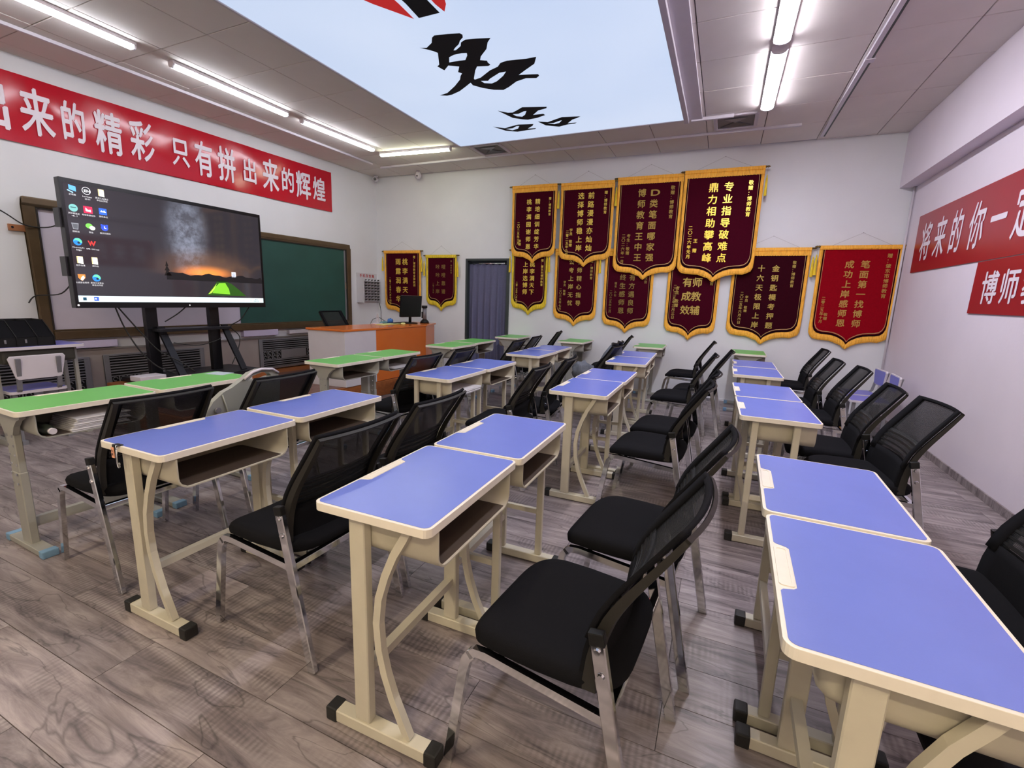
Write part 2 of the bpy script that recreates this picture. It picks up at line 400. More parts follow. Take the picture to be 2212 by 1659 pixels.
SH = {'big': [[-2.54, 3.581], [-2.484, 3.602], [-2.399, 3.552], [-2.352, 3.487], [-2.318, 3.466], [-2.207, 3.485], [-2.11, 3.511], [-2.099, 3.535], [-2.116, 3.571], [-2.161, 3.603], [-2.2, 3.648], [-2.26, 3.687], [-2.291, 3.716], [-2.271, 3.72], [-2.2, 3.678], [-2.168, 3.63], [-2.114, 3.606], [-2.02, 3.625], [-1.912, 3.657], [-1.964, 3.707], [-2.019, 3.793], [-2.121, 3.884], [-2.157, 3.938], [-2.104, 3.968], [-2.113, 3.996], [-2.109, 4.043], [-2.137, 4.057], [-2.236, 4.028], [-2.286, 4.086], [-2.379, 4.227], [-2.38, 4.247], [-2.311, 4.232], [-2.16, 4.133], [-2.062, 4.096], [-2.012, 4.044], [-1.941, 4.029], [-1.773, 4.057], [-1.678, 4.059], [-1.737, 4.164], [-1.849, 4.237], [-1.949, 4.306], [-1.833, 4.337], [-1.775, 4.355], [-1.778, 4.388], [-1.819, 4.421], [-1.912, 4.39], [-2.022, 4.419], [-2.14, 4.502], [-2.218, 4.544], [-2.309, 4.507], [-2.396, 4.431], [-2.457, 4.348], [-2.451, 4.291], [-2.546, 4.354], [-2.649, 4.419], [-2.767, 4.465], [-2.828, 4.471], [-2.9, 4.44], [-2.791, 4.413], [-2.633, 4.301], [-2.514, 4.198], [-2.47, 4.134], [-2.432, 4.097], [-2.454, 4.062], [-2.389, 3.974], [-2.474, 3.925], [-2.556, 3.99], [-2.577, 3.905], [-2.542, 3.882], [-2.44, 3.705], [-2.461, 3.665], [-2.498, 3.622]],
'h1': [[-2.387, 3.801], [-2.326, 3.78], [-2.251, 3.779], [-2.207, 3.792], [-2.224, 3.829], [-2.279, 3.892], [-2.331, 3.883], [-2.435, 3.879]],
'h2': [[-2.338, 4.291], [-2.273, 4.314], [-2.235, 4.28], [-2.099, 4.205], [-2.033, 4.206], [-2.093, 4.272], [-2.201, 4.353], [-2.264, 4.376], [-2.329, 4.344]],
's1': [[-2.506, 4.995], [-2.421, 5.087], [-2.369, 5.099], [-2.305, 5.061], [-2.21, 4.998], [-1.956, 5.078], [-1.973, 5.114], [-2.079, 5.141], [-2.179, 5.24], [-2.059, 5.248], [-2.052, 5.29], [-2.166, 5.337], [-2.29, 5.354], [-2.348, 5.321], [-2.434, 5.244]],
's1h': [[-2.388, 5.143], [-2.323, 5.155], [-2.234, 5.108], [-2.207, 5.112], [-2.263, 5.204], [-2.317, 5.249], [-2.372, 5.212]],
's2': [[-2.203, 5.445], [-2.098, 5.5], [-2.001, 5.455], [-1.894, 5.409], [-1.69, 5.458], [-1.74, 5.493], [-1.806, 5.523], [-1.892, 5.616], [-1.783, 5.622], [-1.81, 5.65], [-1.903, 5.65], [-2.021, 5.686], [-2.156, 5.593]],
's2h': [[-2.112, 5.539], [-2.045, 5.55], [-1.948, 5.504], [-1.926, 5.505], [-1.982, 5.572], [-2.046, 5.587]],
's3': [[-2.78, 5.423], [-2.659, 5.518], [-2.567, 5.484], [-2.455, 5.458], [-2.278, 5.5], [-2.311, 5.553], [-2.4, 5.62], [-2.295, 5.637], [-2.324, 5.667], [-2.42, 5.668], [-2.565, 5.68], [-2.686, 5.603]],
's3h': [[-2.659, 5.545], [-2.571, 5.548], [-2.499, 5.501], [-2.464, 5.506], [-2.514, 5.581], [-2.6, 5.613]],
'red1': [[-2.95, 2.40], [-2.604, 2.776], [-2.506, 2.967], [-2.334, 3.225], [-2.327, 3.036], [-2.334, 2.75], [-2.4, 2.3]], 'blk': [[-2.33, 2.3], [-2.285, 2.75], [-2.28, 3.055], [-2.293, 3.228], [-2.11, 3.228], [-2.111, 3.12], [-2.114, 2.75], [-2.16, 2.3]], 'red2': [[-2.1, 2.3], [-2.078, 2.75], [-2.085, 3.13], [-2.07, 3.229], [-2.012, 3.158], [-1.927, 2.95], [-1.8, 2.6]]}
def flat(outer, holes, name, m):
    loops = [[Vector((x, y, 0)) for x, y in SH[outer]]]+[[Vector((x, y, 0)) for x, y in reversed(SH[h])] for h in holes]
    tri = tessellate_polygon(loops); pts = [p for l in loops for p in l]
    return MB().add([(p.x-cx, p.y-cy, zsheet(p.x, p.y)) for p in pts], tri).build(name, m, lb)
M_ink = mat('black_printed_ink', (20, 20, 26), .9); M_inkred = mat('red_printed_ink', (200, 44, 44), .9, emit=(200, 44, 44), estr=.35)
flat('big', ['h1', 'h2'], 'brush_character', M_ink)
for a in ('s1', 's2', 's3'): flat(a, [a+'h'], 'small_brush_mark', M_ink)
flat('red1', [], 'printed_emblem', M_inkred); flat('blk', [], 'printed_emblem', M_ink); flat('red2', [], 'printed_emblem', M_inkred)
fr = MB()
fr.box(SX1-cx, SX1+.05-cx, SY0-cy, SY1+.02-cy, -.05, .02); fr.box(SX1+.05-cx, SX1+.19-cx, SY0-cy, SY1+.02-cy, -.018, .0)
fr.box(SX0-.025-cx, SX0-cx, SY0-cy, SY1-cy, -.022, .02); fr.box(SX0-.025-cx, SX1+.05-cx, SY1-cy, SY1+.02-cy, -.02, .02); fr.box(SX0-cx, SX1-cx, SY0-.03-cy, SY0-cy, -.03, .02)
fr.build('frame', M_trimw, lb, bevel=.003, seg=1)

# ------------------------------------------------------------------ tube lights, conduits, vents
def tube_light(a, b, label, m, wd=.068, group=None, drop=.06):
    a = Vector(a); b = Vector(b); d = b-a; L = d.length; t = thing('tube_light', label, 'ceiling light', (*a, ZC), math.atan2(d.y, d.x), group)
    MB().box(0, L, -wd/2-.004, wd/2+.004, -.03, 0).build('housing', M_plastic, t, bevel=.003)
    rr = []
    for x in (.02, L-.02):
        rr.append([(x, wd/2*math.copysign(abs(math.cos(q))**.5, math.cos(q)), -.03-(.03 if wd < .09 else .02)*abs(math.sin(q))**.6) for q in [math.pi*i/10 for i in range(11)]])
    o = MB().grid(rr); o.add(rr[0], [tuple(range(11))]); o.add(rr[1], [tuple(range(11))])
    o.build('diffuser', m, t)
    for x0 in (0, L-.02):
        MB().prism([(wd/2*math.cos(math.pi*i/10)*1.04, -.028-.033*math.sin(math.pi*i/10)) for i in range(11)], x0, x0+.02, 'yz').build('end_cap', M_plastic, t)
    return t
tube_light((-4.86, 1.42), (-4.86, 2.68), 'lit white tube light nearest the viewer, above the left end of red banner', E_tubeL)
tube_light((-4.88, 2.98), (-4.88, 4.25), 'lit white tube light, middle of the left ceiling row above television', E_tubeL)
tube_light((-4.88, 4.45), (-4.80, 5.64), 'lit white tube light, far end of the left ceiling row', E_tubeL)
tube_light((-4.87, 5.86), (-3.70, 5.95), 'lit yellowish tube light turned crosswise near the far left corner', E_tubeW, .05)
tube_light((.2, 3.2), (.2, 4.50), 'lit wide tube light on right ceiling, cut by the top of the picture', E_tubeR, .115)
tube_light((.2, 4.62), (.2, 5.86), 'lit wide tube light on right ceiling, nearer the far wall', E_tubeR, .115)
for k, (x, y) in enumerate(((-4.86, -.2), (.2, 1.75), (-2.2, -1.6))):
    tube_light((x, y), (x, y+1.24), ('lit tube light behind the viewer over the left of room', 'lit tube light overhead on the right, out of the picture', 'lit tube light at the rear middle of room')[k], (E_tubeL, E_tubeR, E_tubeB)[k], (.07, .1, .08)[k])
tube_light((-.1, -1.7), (1.1, -1.7), 'lit tube light behind the viewer at the rear right of room', E_tubeB, .08)
t = thing('tube_light', 'short unlit white tube fitting beside the far right corner of glowing panel', 'ceiling light', (-.55, 5.99, ZC))
MB().box(0, .44, -.015, .015, -.035, 0).build('housing', M_plastic, t, bevel=.004)
def conduit(a, b, label, wd=.03, m=M_plastic):
    a = Vector((*a, 0)); b = Vector((*b, 0)); d = b-a
    o = MB().box(0, d.length, -wd/2, wd/2, -.028, -.0).build('ceiling_conduit', m, None, bevel=.003); o.location = (a.x, a.y, ZC); o.rotation_euler = (0, 0, math.atan2(d.y, d.x))
    return tag(o, label, 'conduit')
conduit((-5.53, 1.6), (-5.37, 6.27), 'thin white cable trunking on ceiling above the red banner wall')
conduit((-5.38, 6.49), (.60, 6.53), 'long white cable trunking on ceiling along the pennant wall')
t = thing('ceiling_track', 'long grey ceiling rail running from far wall on the right side', 'rail', (.86, 5.6, ZC))
MB().sweep([(.03, -1.9, -.012), (.01, 1.42, -.012)], .035, .024, (1, 0, 0)).build('rail', M_plastic, t)
MB().sweep([(.055, -1.9, -.01), (.035, 1.42, -.01)], .02, .026, (1, 0, 0)).build('slot', M_cframe, t)
MB().box(0, .07, -.55, -.48, -.03, 0).build('clip', M_plastic, t)
def vent(x, y, label):
    t = thing('ceiling_vent', label, 'vent', (x, y, ZC)); a = .21
    f = MB()
    for s in (-1, 1): f.box(-a, a, s*a-.02, s*a+.02, -.018, 0); f.box(s*a-.02, s*a+.02, -a+.02, a-.02, -.018, 0)
    f.build('frame', M_trimw, t, bevel=.003, seg=1)
    MB().box(-a, a, -a, a, -.004, -.001).build('opening', mat('vent_shadow_grey', (120, 116, 116), .7), t)
    for k, d in enumerate((.16, .12, .08, .04)):
        MB().prism([(-d, -d*.9), (d, -d*.9), (0, d*.15)] if k % 2 else [(-d, d*.9), (d, d*.9), (0, -d*.1)], -.012-.001*k, -.008, 'xy').build('louvre', M_gmetal if k % 2 else mat('vent_louvre_grey', (88, 86, 88), .6), t)
vent(-.09, 6.22, 'square white air vent in the ceiling near the far right end of glowing panel')
vent(-3.22, 6.24, 'square white air vent in the ceiling beside the far left corner of glowing panel')
# security cameras
def secam(loc, rz, label, bullet):
    t = thing('security_camera', label, 'camera', loc, rz)
    MB().tube([(0, 0, 0), (0, 0, -.025)], .035, 16).build('mount', M_plastic, t)
    if bullet:
        MB().tube([(0, .03, -.06), (0, -.09, -.075)], [.035, .037], 16).build('body', M_plastic, t); MB().tube([(0, -.085, -.0745), (0, -.097, -.076)], .026, 16).build('lens', M_glass, t)
    else:
        MB().tube([(0, 0, -.02), (0, 0, -.05), (0, -.01, -.09), (0, -.01, -.12), (0, -.01, -.13)], [.04, .05, .05, .035, .01], 16).build('body', M_plastic, t); MB().tube([(0, -.045, -.085), (0, -.058, -.09)], .012, 12).build('lens', M_glass, t)
secam((-5.86, 6.93, ZC), .5, 'small white camera with dark lens in the far left ceiling corner', True)
secam((-4.93, 6.9, ZC), .2, 'small round white camera on ceiling above the small pennants', False)

# ================================================================== LEFT WALL
import mathutils
LT = math.atan(.05)
def lwf(name, label, cat, off=0., group=None):   # frame on the left wall: local x = along wall (+y), local y = into wall(-x) , z up
    t = thing(name, label, cat, (LWX(0)+off, 0, 0), math.pi/2-LT, group); return t
CL = math.cos(LT)
def wy(y): return y/CL
# in this frame: local X runs along the wall (world +y), local Y points to -x (into the wall): things stick out at negative Y
ban = lwf('red_banner', 'long glossy red banner with white slogan characters high on the blackboard wall', 'banner', .004)
rows = []
for i in range(61):
    u = wy(1.0)+(wy(6.01)-wy(1.0))*i/60; r = []
    for j in range(9):
        z = 2.655+(3.262-2.655)*j/8+.004*math.sin(u*2)
        wr = .0035*math.sin(u*9+j*.6)*(.4+math.sin(u*1.7)**2)+(.006*math.sin(j*2.1+u*40) if abs(u-3.62) < .12 else 0)
        r.append((u, -.012-wr, z))
    rows.append(r)
g = MB().grid(rows); g.add([(wy(1), 0, 2.655), (wy(6.01), 0, 2.655), (wy(6.01), 0, 3.262), (wy(1), 0, 3.262)], [(0, 1, 2, 3)])
g.build('banner_sheet', M_red, ban)
LC = [('出', 2.02, 2.3, 2.75, 3.15), ('来', 2.37, 2.6, 2.76, 3.16), ('的', 2.66, 2.85, 2.78, 3.14), ('精', 2.93, 3.16, 2.75, 3.15), ('彩', 3.24, 3.46, 2.76, 3.16), ('只', 3.65, 3.84, 2.8, 3.11), ('有', 3.91, 4.12, 2.75, 3.14), ('拼', 4.19, 4.41, 2.75, 3.15), ('出', 4.51, 4.71, 2.8, 3.1), ('来', 4.8, 5.04, 2.76, 3.17), ('的', 5.09, 5.3, 2.8, 3.12), ('辉', 5.34, 5.59, 2.76, 3.14), ('煌', 5.64, 5.87, 2.79, 3.12)]
letters([(c, wy((a+b)/2), (z0+z1)/2, (b-a)*1.08, (z1-z0)*1.1) for c, a, b, z0, z1 in LC], (0, -.021, 0), (1, 0, 0), (0, 0, 1), 'lettering', M_white, ban, .022)
# blackboard
bd = lwf('blackboard', 'long framed board, white panel behind television and green chalk panel to its right', 'blackboard')
a, b_ = wy(2.28), wy(6.33); z0, z1 = .80, 2.17
f = MB(); f.box(a, b_, -.055, 0, z1-.075, z1); f.box(a, a+.085, -.055, 0, z0, z1-.075); f.box(b_-.075, b_, -.055, 0, z0, z1-.075)
f.build('frame', M_bframe, bd, bevel=.012)
MB().box(a+.085, b_-.075, -.05, 0, z0+.085, z0+.1).box(a+.085, b_-.075, -.075, 0, z0, z0+.085).build('chalk_ledge', M_bframe, bd, bevel=.008)
MB().box(a+.085, b_-.075, -.048, -.002, z1-.1, z1-.075).box(a+.085, a+.1, -.048, -.002, z0+.1, z1-.1).box(b_-.1, b_-.075, -.048, -.002, z0+.1, z1-.1).build('inner_track', M_bframed, bd)
MB().box(a+.1, wy(4.36), -.022, -.01, z0+.1, z1-.1).build('white_panel', M_wboard, bd)
MB().box(wy(4.33), b_-.13, -.034, -.024, z0+.1, z1-.1).build('green_panel', M_gboard, bd)
MB().box(b_-.13, b_-.1, -.038, -.02, z0+.1, z1-.1).build('panel_edge', M_gmetal, bd)
hd = MB().box(b_-.125, b_-.11, -.05, -.036, 1.42, 1.54).build('handle', M_chrome, bd, bevel=.003)
# bracket and wires at the left of the board
br = lwf('wall_bracket', 'small copper coloured bracket screwed to the wall left of board frame', 'bracket')
MB().box(wy(2.165), wy(2.33), -.03, -.002, 1.84, 1.9).build('plate', M_orangem, br, bevel=.003); MB().tube([(wy(2.19), -.034, 1.872), (wy(2.19), -.028, 1.872)], .01, 10).build('screw', M_chrome, br)
def wire(pts, label, r=.006, m=M_cap, smooth=True, name='cable'):
    P = [Vector(p) for p in pts]; out = []
    for i in range(len(P)-1):
        p0, p1, p2, p3 = P[max(i-1, 0)], P[i], P[i+1], P[min(i+2, len(P)-1)]
        for k in range(6):
            t = k/6; out.append(.5*((2*p1)+(-p0+p2)*t+(2*p0-5*p1+4*p2-p3)*t*t+(-p0+3*p1-3*p2+p3)*t*t*t))
    out.append(P[-1]); return tag(MB().tube(out, r, 6).build(name, m), label, 'cable')
wire([(-6.16, 1.9, 2.14), (-6.15, 2.13, 2.0), (-6.12, 2.26, 1.9), (-6.10, 2.42, 1.9), (-5.75, 2.4, 1.94), (-5.42, 2.3, 1.98)], 'black cable looped from copper bracket to the upper back of television')
wire([(-6.12, 2.2, 1.17), (-6.11, 2.26, 1.24), (-5.85, 2.35, 1.27), (-5.42, 2.3, 1.44)], 'black cable tied to board frame and reaching the lower back of television')
# wainscot + radiator grilles
wn = lwf('radiator_casing', 'beige boxed casing running along the wall under the blackboard', 'wall casing')
MB().box(wy(.9), wy(2.46), -.03, 0, .0, .665).box(wy(2.46), wy(6.6), -.03, 0, .21, .665).build('panel', mat('beige_casing', (158, 148, 144), .6, noise=.04), wn)
MB().box(wy(.9), wy(6.6), -.042, 0, .665, .685).build('ledge', mat('beige_casing_ledge', (120, 112, 108), .6), wn, bevel=.003)
def grille(y0, y1, z0, z1, label, hmid):
    t = lwf('radiator_grille', label, 'radiator grille', group=None); a, b = wy(y0), wy(y1); f = MB()
    Y0, Y1 = -.055, -.03
    f.box(a, b, Y0, Y1, z1-.02, z1); f.box(a, b, Y0, Y1, z0, z0+.02); f.box(a, a+.05, Y0, Y1, z0+.02, z1-.02); f.box(b-.05, b, Y0, Y1, z0+.02, z1-.02)
    f.build('frame', M_gmetal, t, bevel=.003, seg=1)
    MB().box(a+.05, b-.05, -.036, -.031, z0+.02, z1-.02).build('opening', M_dark, t)
    zt = z1-.03
    while zt > hmid+.07:
        MB().box(a+.05, b-.05, -.05, -.037, zt-.011, zt).build('louvre', M_gmetal, t); zt -= .03
    zt = hmid-.075
    while zt > z0+.03:
        MB().box(a+.05, b-.05, -.05, -.037, zt-.011, zt).build('louvre', M_gmetal, t); zt -= .03
    # middle band: solid plate with lattice scrollwork at both ends
    zb0, zb1 = max(hmid-.06, z0+.02), hmid+.06; e = min(.3, (b-a)*.33)
    MB().box(a+.05+e, b-.05-e*.7, -.052, -.037, zb0, zb1).build('centre_plate', M_gmetal, t)
    s = MB()
    for (u0, u1) in ((a+.05, a+.05+e), (b-.05-e*.7, b-.05)):
        n = max(2, int((u1-u0)/.07)); du = (u1-u0)/n
        for k in range(n+1): s.box(u0+k*du-.004, u0+k*du+.004, -.05, -.038, zb0, zb1)
        for k in range(n):
            c = u0+(k+.5)*du
            for zz in (zb0+.03, zb1-.03):
                s.tube([(c+.022*math.cos(q), -.044, zz+.022*math.sin(q)) for q in [i*math.pi/5 for i in range(9)]], .005, 4, False)
    s.box(a+.05, b-.05, -.05, -.038, zb0-.008, zb0); s.box(a+.05, b-.05, -.05, -.038, zb1, zb1+.008)
    o = s.build('scrollwork', M_gmetal, t); o['kind'] = 'stuff'
grille(1.85, 2.62, .22, .60, 'grey louvred radiator grille behind the white-backed chair at the left', .30)
grille(2.74, 3.79, .22, .61, 'grey louvred radiator grille below and behind the television', .30)
grille(4.56, 5.6, .22, .66, 'grey louvred radiator grille between television cart and orange lectern desk', .42)
for y0, y1, z0, z1, lab, m in ((2.05, 2.875, .70, .775, 'lavender white strip box below the board at far left', M_lav), (4.33, 4.86, .715, .81, 'lavender white strip box below the board right of television', M_lav), (5.05, 5.5, .72, .775, 'thin white strip box under the board beside lectern desk', M_plastic)):
    t = lwf('wall_strip', lab, 'strip'); MB().box(wy(y0), wy(y1), -.07, 0, z0, z1).build('strip_box', m, t, bevel=.003)
# phone rack near the corner
ph = lwf('phone_rack', 'clear wall rack with rows of dark phone hooks and red title near corner', 'phone rack')
a, b_ = wy(6.5), wy(7.0)
MB().box(a, b_, -.012, -.002, 1.2, 1.72).build('back_board', M_clear, ph)
MB().box(a+.0, a+.03, -.16, -.012, 1.2, 1.62).build('side_panel', M_clear, ph); MB().box(b_-.006, b_, -.09, -.012, 1.2, 1.62).build('side_panel', M_clear, ph)
letters([(c, a+.1+.075*i, 1.675, .06, .06) for i, c in enumerate('手机存放箱')], (0, -.014, 0), (1, 0, 0), (0, 0, 1), 'lettering', M_redt, ph, .02)
hm = None
for i in range(8):
    MB().box(a+.03, b_-.006, -.10, -.012, 1.225+.05*i, 1.229+.05*i).build('shelf', M_clear, ph)
    for j in range(6):
        loc = (a+.06+.078*j, -.09, 1.25+.05*i)
        if hm is None:
            o = MB().tube([(-.02, -.004, -.012), (-.008, -.008, .006), (.012, -.004, 0), (.022, -.002, .012)], [.006, .009, .008, .004], 6).build('hook', M_cap, ph, loc=loc); hm = o.data
        else: o = bpy.data.objects.new('hook', hm); COL.objects.link(o); o.parent = ph; o.location = loc

# ================================================================== STAGE, TV
st = MB().prism([(LWX(2.47)+.001, 2.47), (-4.35, 2.47), (-4.33, 2.6), (-3.95, 6.55), (LWX(6.55)+.001, 6.55)], 0, .2)
stg = tag(st.build('low_stage', M_wood, None, bevel=.006, seg=1), 'low wooden stage with reddish top running along the blackboard wall', 'stage')
# stage boards, lengthwise
for i in range(9):
    xo = .17*i
    p = [(-4.385-xo, 2.49), (-4.37-xo, 2.6), (-3.99-xo, 6.52)]
    q = [(x-.165, y) for x, y in p]
    if q[2][0] < LWX(6.5)+.02: break
    MB().prism(p+q[::-1], .2, .205).build('board', M_stage, stg)
tvp = thing('television_platform', 'low orange brown wooden box under the television cart', 'platform', (-5.4, 3.28, .205))
MB().box(-.33, .33, -.72, .70, 0, .165).build('body', M_wood, tvp, bevel=.006)
ct = thing('television_cart', 'black steel cart with two posts and slanted struts carrying the television', 'television stand', (-5.46, 3.2, .37))
MB().box(-.24, .36, -.52, .66, 0, .05).build('base_shelf', M_stand, ct, bevel=.005)
for y in (-.32, .34): MB().box(-.02, .04, y-.055, y+.055, .05, 1.4).build('post', M_tvb, ct, bevel=.004)
for y in (-.27, .42): MB().sweep([(.08, y, .58), (.08, y+.02, .5), (.28, y+.07, .05)], .07, .025, (0, 1, 0)).build('strut', M_stand, ct)
MB().box(-.02, .18, -.33, .44, .53, .56).build('tray', M_stand, ct, bevel=.004)
for z in (.95, 1.35): MB().box(.04, .085, -.5, .52, z, z+.05).build('mount_bar', M_tvb, ct)
box = MB().box(-.1, .08, -.42, -.18, 0, .05).build('power_box', M_plastic, None, bevel=.006, loc=(-5.28, 3.02, .42))
tag(box, 'small white adapter box lying on the black cart shelf', 'adapter')
tv = thing('television', 'large black framed television showing a computer desktop at dusk', 'television', (-5.3, 3.17, 1.15))
# local frame: x toward room, y along, z up. screen area y -.92..+.93, z .05...1.08
MB().box(-.075, -.004, -.955, .955, 0, 1.115).build('casing', M_tvb, tv, bevel=.004)
MB().box(-.004, .002, -.955, .955, 1.08, 1.115).box(-.004, .002, -.955, .955, 0, .055).box(-.004, .002, -.955, -.93, .055, 1.08).box(-.004, .002, .93, .955, .055, 1.08).build('bezel', M_tvb, tv)
MB().box(-.11, -.02, -.975, -.955, .28, .45).build('side_bracket', M_tvb, tv); MB().box(-.11, -.02, -.975, -.955, .7, .86).build('side_bracket', M_tvb, tv)
for y, z in ((-.935, .026), (.03, .026)): MB().tube([(.002, y, z), (.004, y, z)], .008 if y < -.5 else .006, 12).build('indicator', emis('indicator_light', (235, 230, 235), .8), tv)
def screen_mat():
    m = bpy.data.materials.new('desktop_wallpaper'); m.use_nodes = True; nt = m.node_tree; N = nt.nodes; L = nt.links; b = N['Principled BSDF']
    b.inputs['Base Color'].default_value = (.006, .006, .007, 1); b.inputs['Roughness'].default_value = .06; b.inputs['Specular IOR Level'].default_value = .75
    tc = N.new('ShaderNodeTexCoord')
    def spot(c, s, lo, hi):
        mp = N.new('ShaderNodeMapping'); mp.vector_type = 'POINT'; L.new(tc.outputs['Object'], mp.inputs[0])
        mp.inputs['Location'].default_value = (0, -c[0]*s[0], -c[1]*s[1]); mp.inputs['Scale'].default_value = (0, s[0], s[1])
        ln = N.new('ShaderNodeVectorMath'); ln.operation = 'LENGTH'; L.new(mp.outputs[0], ln.inputs[0])
        r = N.new('ShaderNodeMapRange'); r.interpolation_type = 'SMOOTHERSTEP'; L.new(ln.outputs['Value'], r.inputs[0]); r.inputs[1].default_value = 0; r.inputs[2].default_value = 1; r.inputs[3].default_value = hi; r.inputs[4].default_value = lo
        return r.outputs[0]
    def mul(a, k):
        q = N.new('ShaderNodeMath'); q.operation = 'MULTIPLY'; L.new(a, q.inputs[0])
        if isinstance(k, float): q.inputs[1].default_value = k
        else: L.new(k, q.inputs[1])
        return q.outputs[0]
    glow = spot((.24, .375), (1/.42, 1/.11), 0, 1); warm = spot((.24, .42), (1/.75, 1/.3), 0, 1)
    milky = spot((.07, .78), (1/.3, 1/.62), 0, 1)
    n = N.new('ShaderNodeTexNoise'); n.inputs['Scale'].default_value = 5.5; n.inputs['Detail'].default_value = 9; n.inputs['Roughness'].default_value = .7; L.new(tc.outputs['Object'], n.inputs['Vector'])
    nr = N.new('ShaderNodeMapRange'); L.new(n.outputs[0], nr.inputs[0]); nr.inputs[1].default_value = .42; nr.inputs[2].default_value = .8; nr.inputs[3].default_value = .12; nr.inputs[4].default_value = 1
    mk = mul(milky, nr.outputs[0])
    sx = N.new('ShaderNodeSeparateXYZ'); L.new(tc.outputs['Object'], sx.inputs[0])
    hz = N.new('ShaderNodeMapRange'); L.new(sx.outputs['Z'], hz.inputs[0]); hz.inputs[1].default_value = .33; hz.inputs[2].default_value = .36
    def scaled(col, fac):
        s = N.new('ShaderNodeVectorMath'); s.operation = 'SCALE'; s.inputs[0].default_value = lin(col); L.new(fac, s.inputs['Scale']); return s.outputs[0]
    def addv(a, b_):
        q = N.new('ShaderNodeVectorMath'); q.operation = 'ADD'; L.new(a, q.inputs[0]); L.new(b_, q.inputs[1]); return q.outputs[0]
    tot = addv(addv(scaled((232, 128, 34), mul(glow, hz.outputs[0])), scaled((86, 58, 36), mul(warm, hz.outputs[0]))), scaled((150, 158, 178), mk))
    base = N.new('ShaderNodeVectorMath'); base.operation = 'ADD'; base.inputs[0].default_value = lin((44, 41, 46)); L.new(tot, base.inputs[1])
    L.new(base.outputs[0], b.inputs['Emission Color']); b.inputs['Emission Strength'].default_value = 1.0
    return m
scr = MB().add([(-.002, -.93, .055), (-.002, .93, .055), (-.002, .93, 1.08), (-.002, -.93, 1.08)], [(0, 1, 2, 3)]).build('screen', screen_mat(), tv)
def fl2(pts, x, name, col, s=.9): # flat coloured shape on the screen (sub-part); pts in (y world, z world)
    o = MB().add([(x, y-3.17, z-1.15) for y, z in pts], tessellate_polygon([[Vector((y, z, 0)) for y, z in pts]]))
    return o.build(name, emis('screen_'+name, col, s), scr)
def ring(cy_, cz, r, n=20, sy=1): return [(cy_+r*sy*math.cos(2*math.pi*i/n), cz+r*math.sin(2*math.pi*i/n)) for i in range(n)]
def sq(cy_, cz, a, b=None):
    b = b or a; return [(cy_-a, cz-b), (cy_+a, cz-b), (cy_+a, cz+b), (cy_-a, cz+b)]
XS = .0
fl2([(2.242, 1.205), (4.1, 1.205), (4.1, 1.262), (2.242, 1.262)], XS, 'taskbar', (196, 212, 216), .85)
fl2(sq(2.288, 1.233, .013), .0008, 'start_mark', (20, 60, 80)); fl2(sq(2.375, 1.233, .018), .0008, 'taskbar_icon', (60, 90, 180)); fl2(ring(2.37, 1.235, .007), .0016, 'icon_dot', (230, 235, 250))
fl2([(3.40, 1.285), (3.46, 1.36), (3.53, 1.445), (3.60, 1.455), (3.70, 1.42), (3.78, 1.36), (3.87, 1.285)], XS, 'wallpaper_tent', (34, 72, 16), .8)
fl2([(3.46, 1.31), (3.5, 1.38), (3.55, 1.425), (3.62, 1.43), (3.66, 1.36), (3.67, 1.3)], .0008, 'wallpaper_tent_light', (110, 178, 40), .9)
fl2([(3.415, 1.3), (3.47, 1.36), (3.52, 1.42), (3.49, 1.36), (3.45, 1.31)], .0016, 'wallpaper_tent_flap', (170, 220, 70), .9)
fl2([(2.98, 1.48), (3.0, 1.53), (2.985, 1.53), (3.005, 1.575), (2.995, 1.575), (3.01, 1.63), (3.025, 1.575), (3.015, 1.575), (3.035, 1.53), (3.02, 1.53), (3.05, 1.48)], XS, 'wallpaper_tree', (24, 18, 16), .5)
fl2([(3.0, 1.5)]+[(3.0+.04*i, 1.507+.006*math.sin(i*1.9)+.012*math.sin(i*.7)) for i in range(1, 28)]+[(4.1, 1.48), (4.1, 1.44), (3.0, 1.44)], XS, 'wallpaper_hills', (20, 17, 20), .6)
IC = [(2.299, 2.185, 'pc'), (2.403, 2.185, 'en'), (2.513, 2.190, 'fo'), (2.293, 2.022, 'te'), (2.398, 2.022, 'rd'), (2.509, 2.026, 'bl'), (2.29, 1.868, 'bin'), (2.399, 1.877, 'chat'), (2.507, 1.882, 'clk'), (2.292, 1.735, 'sw'), (2.395, 1.728, 'w'), (2.291, 1.578, 'fo'), (2.399, 1.578, 'fo'), (2.287, 1.425, 'sh'), (2.396, 1.424, 'sw'), (3.733, 1.527, 'o')]
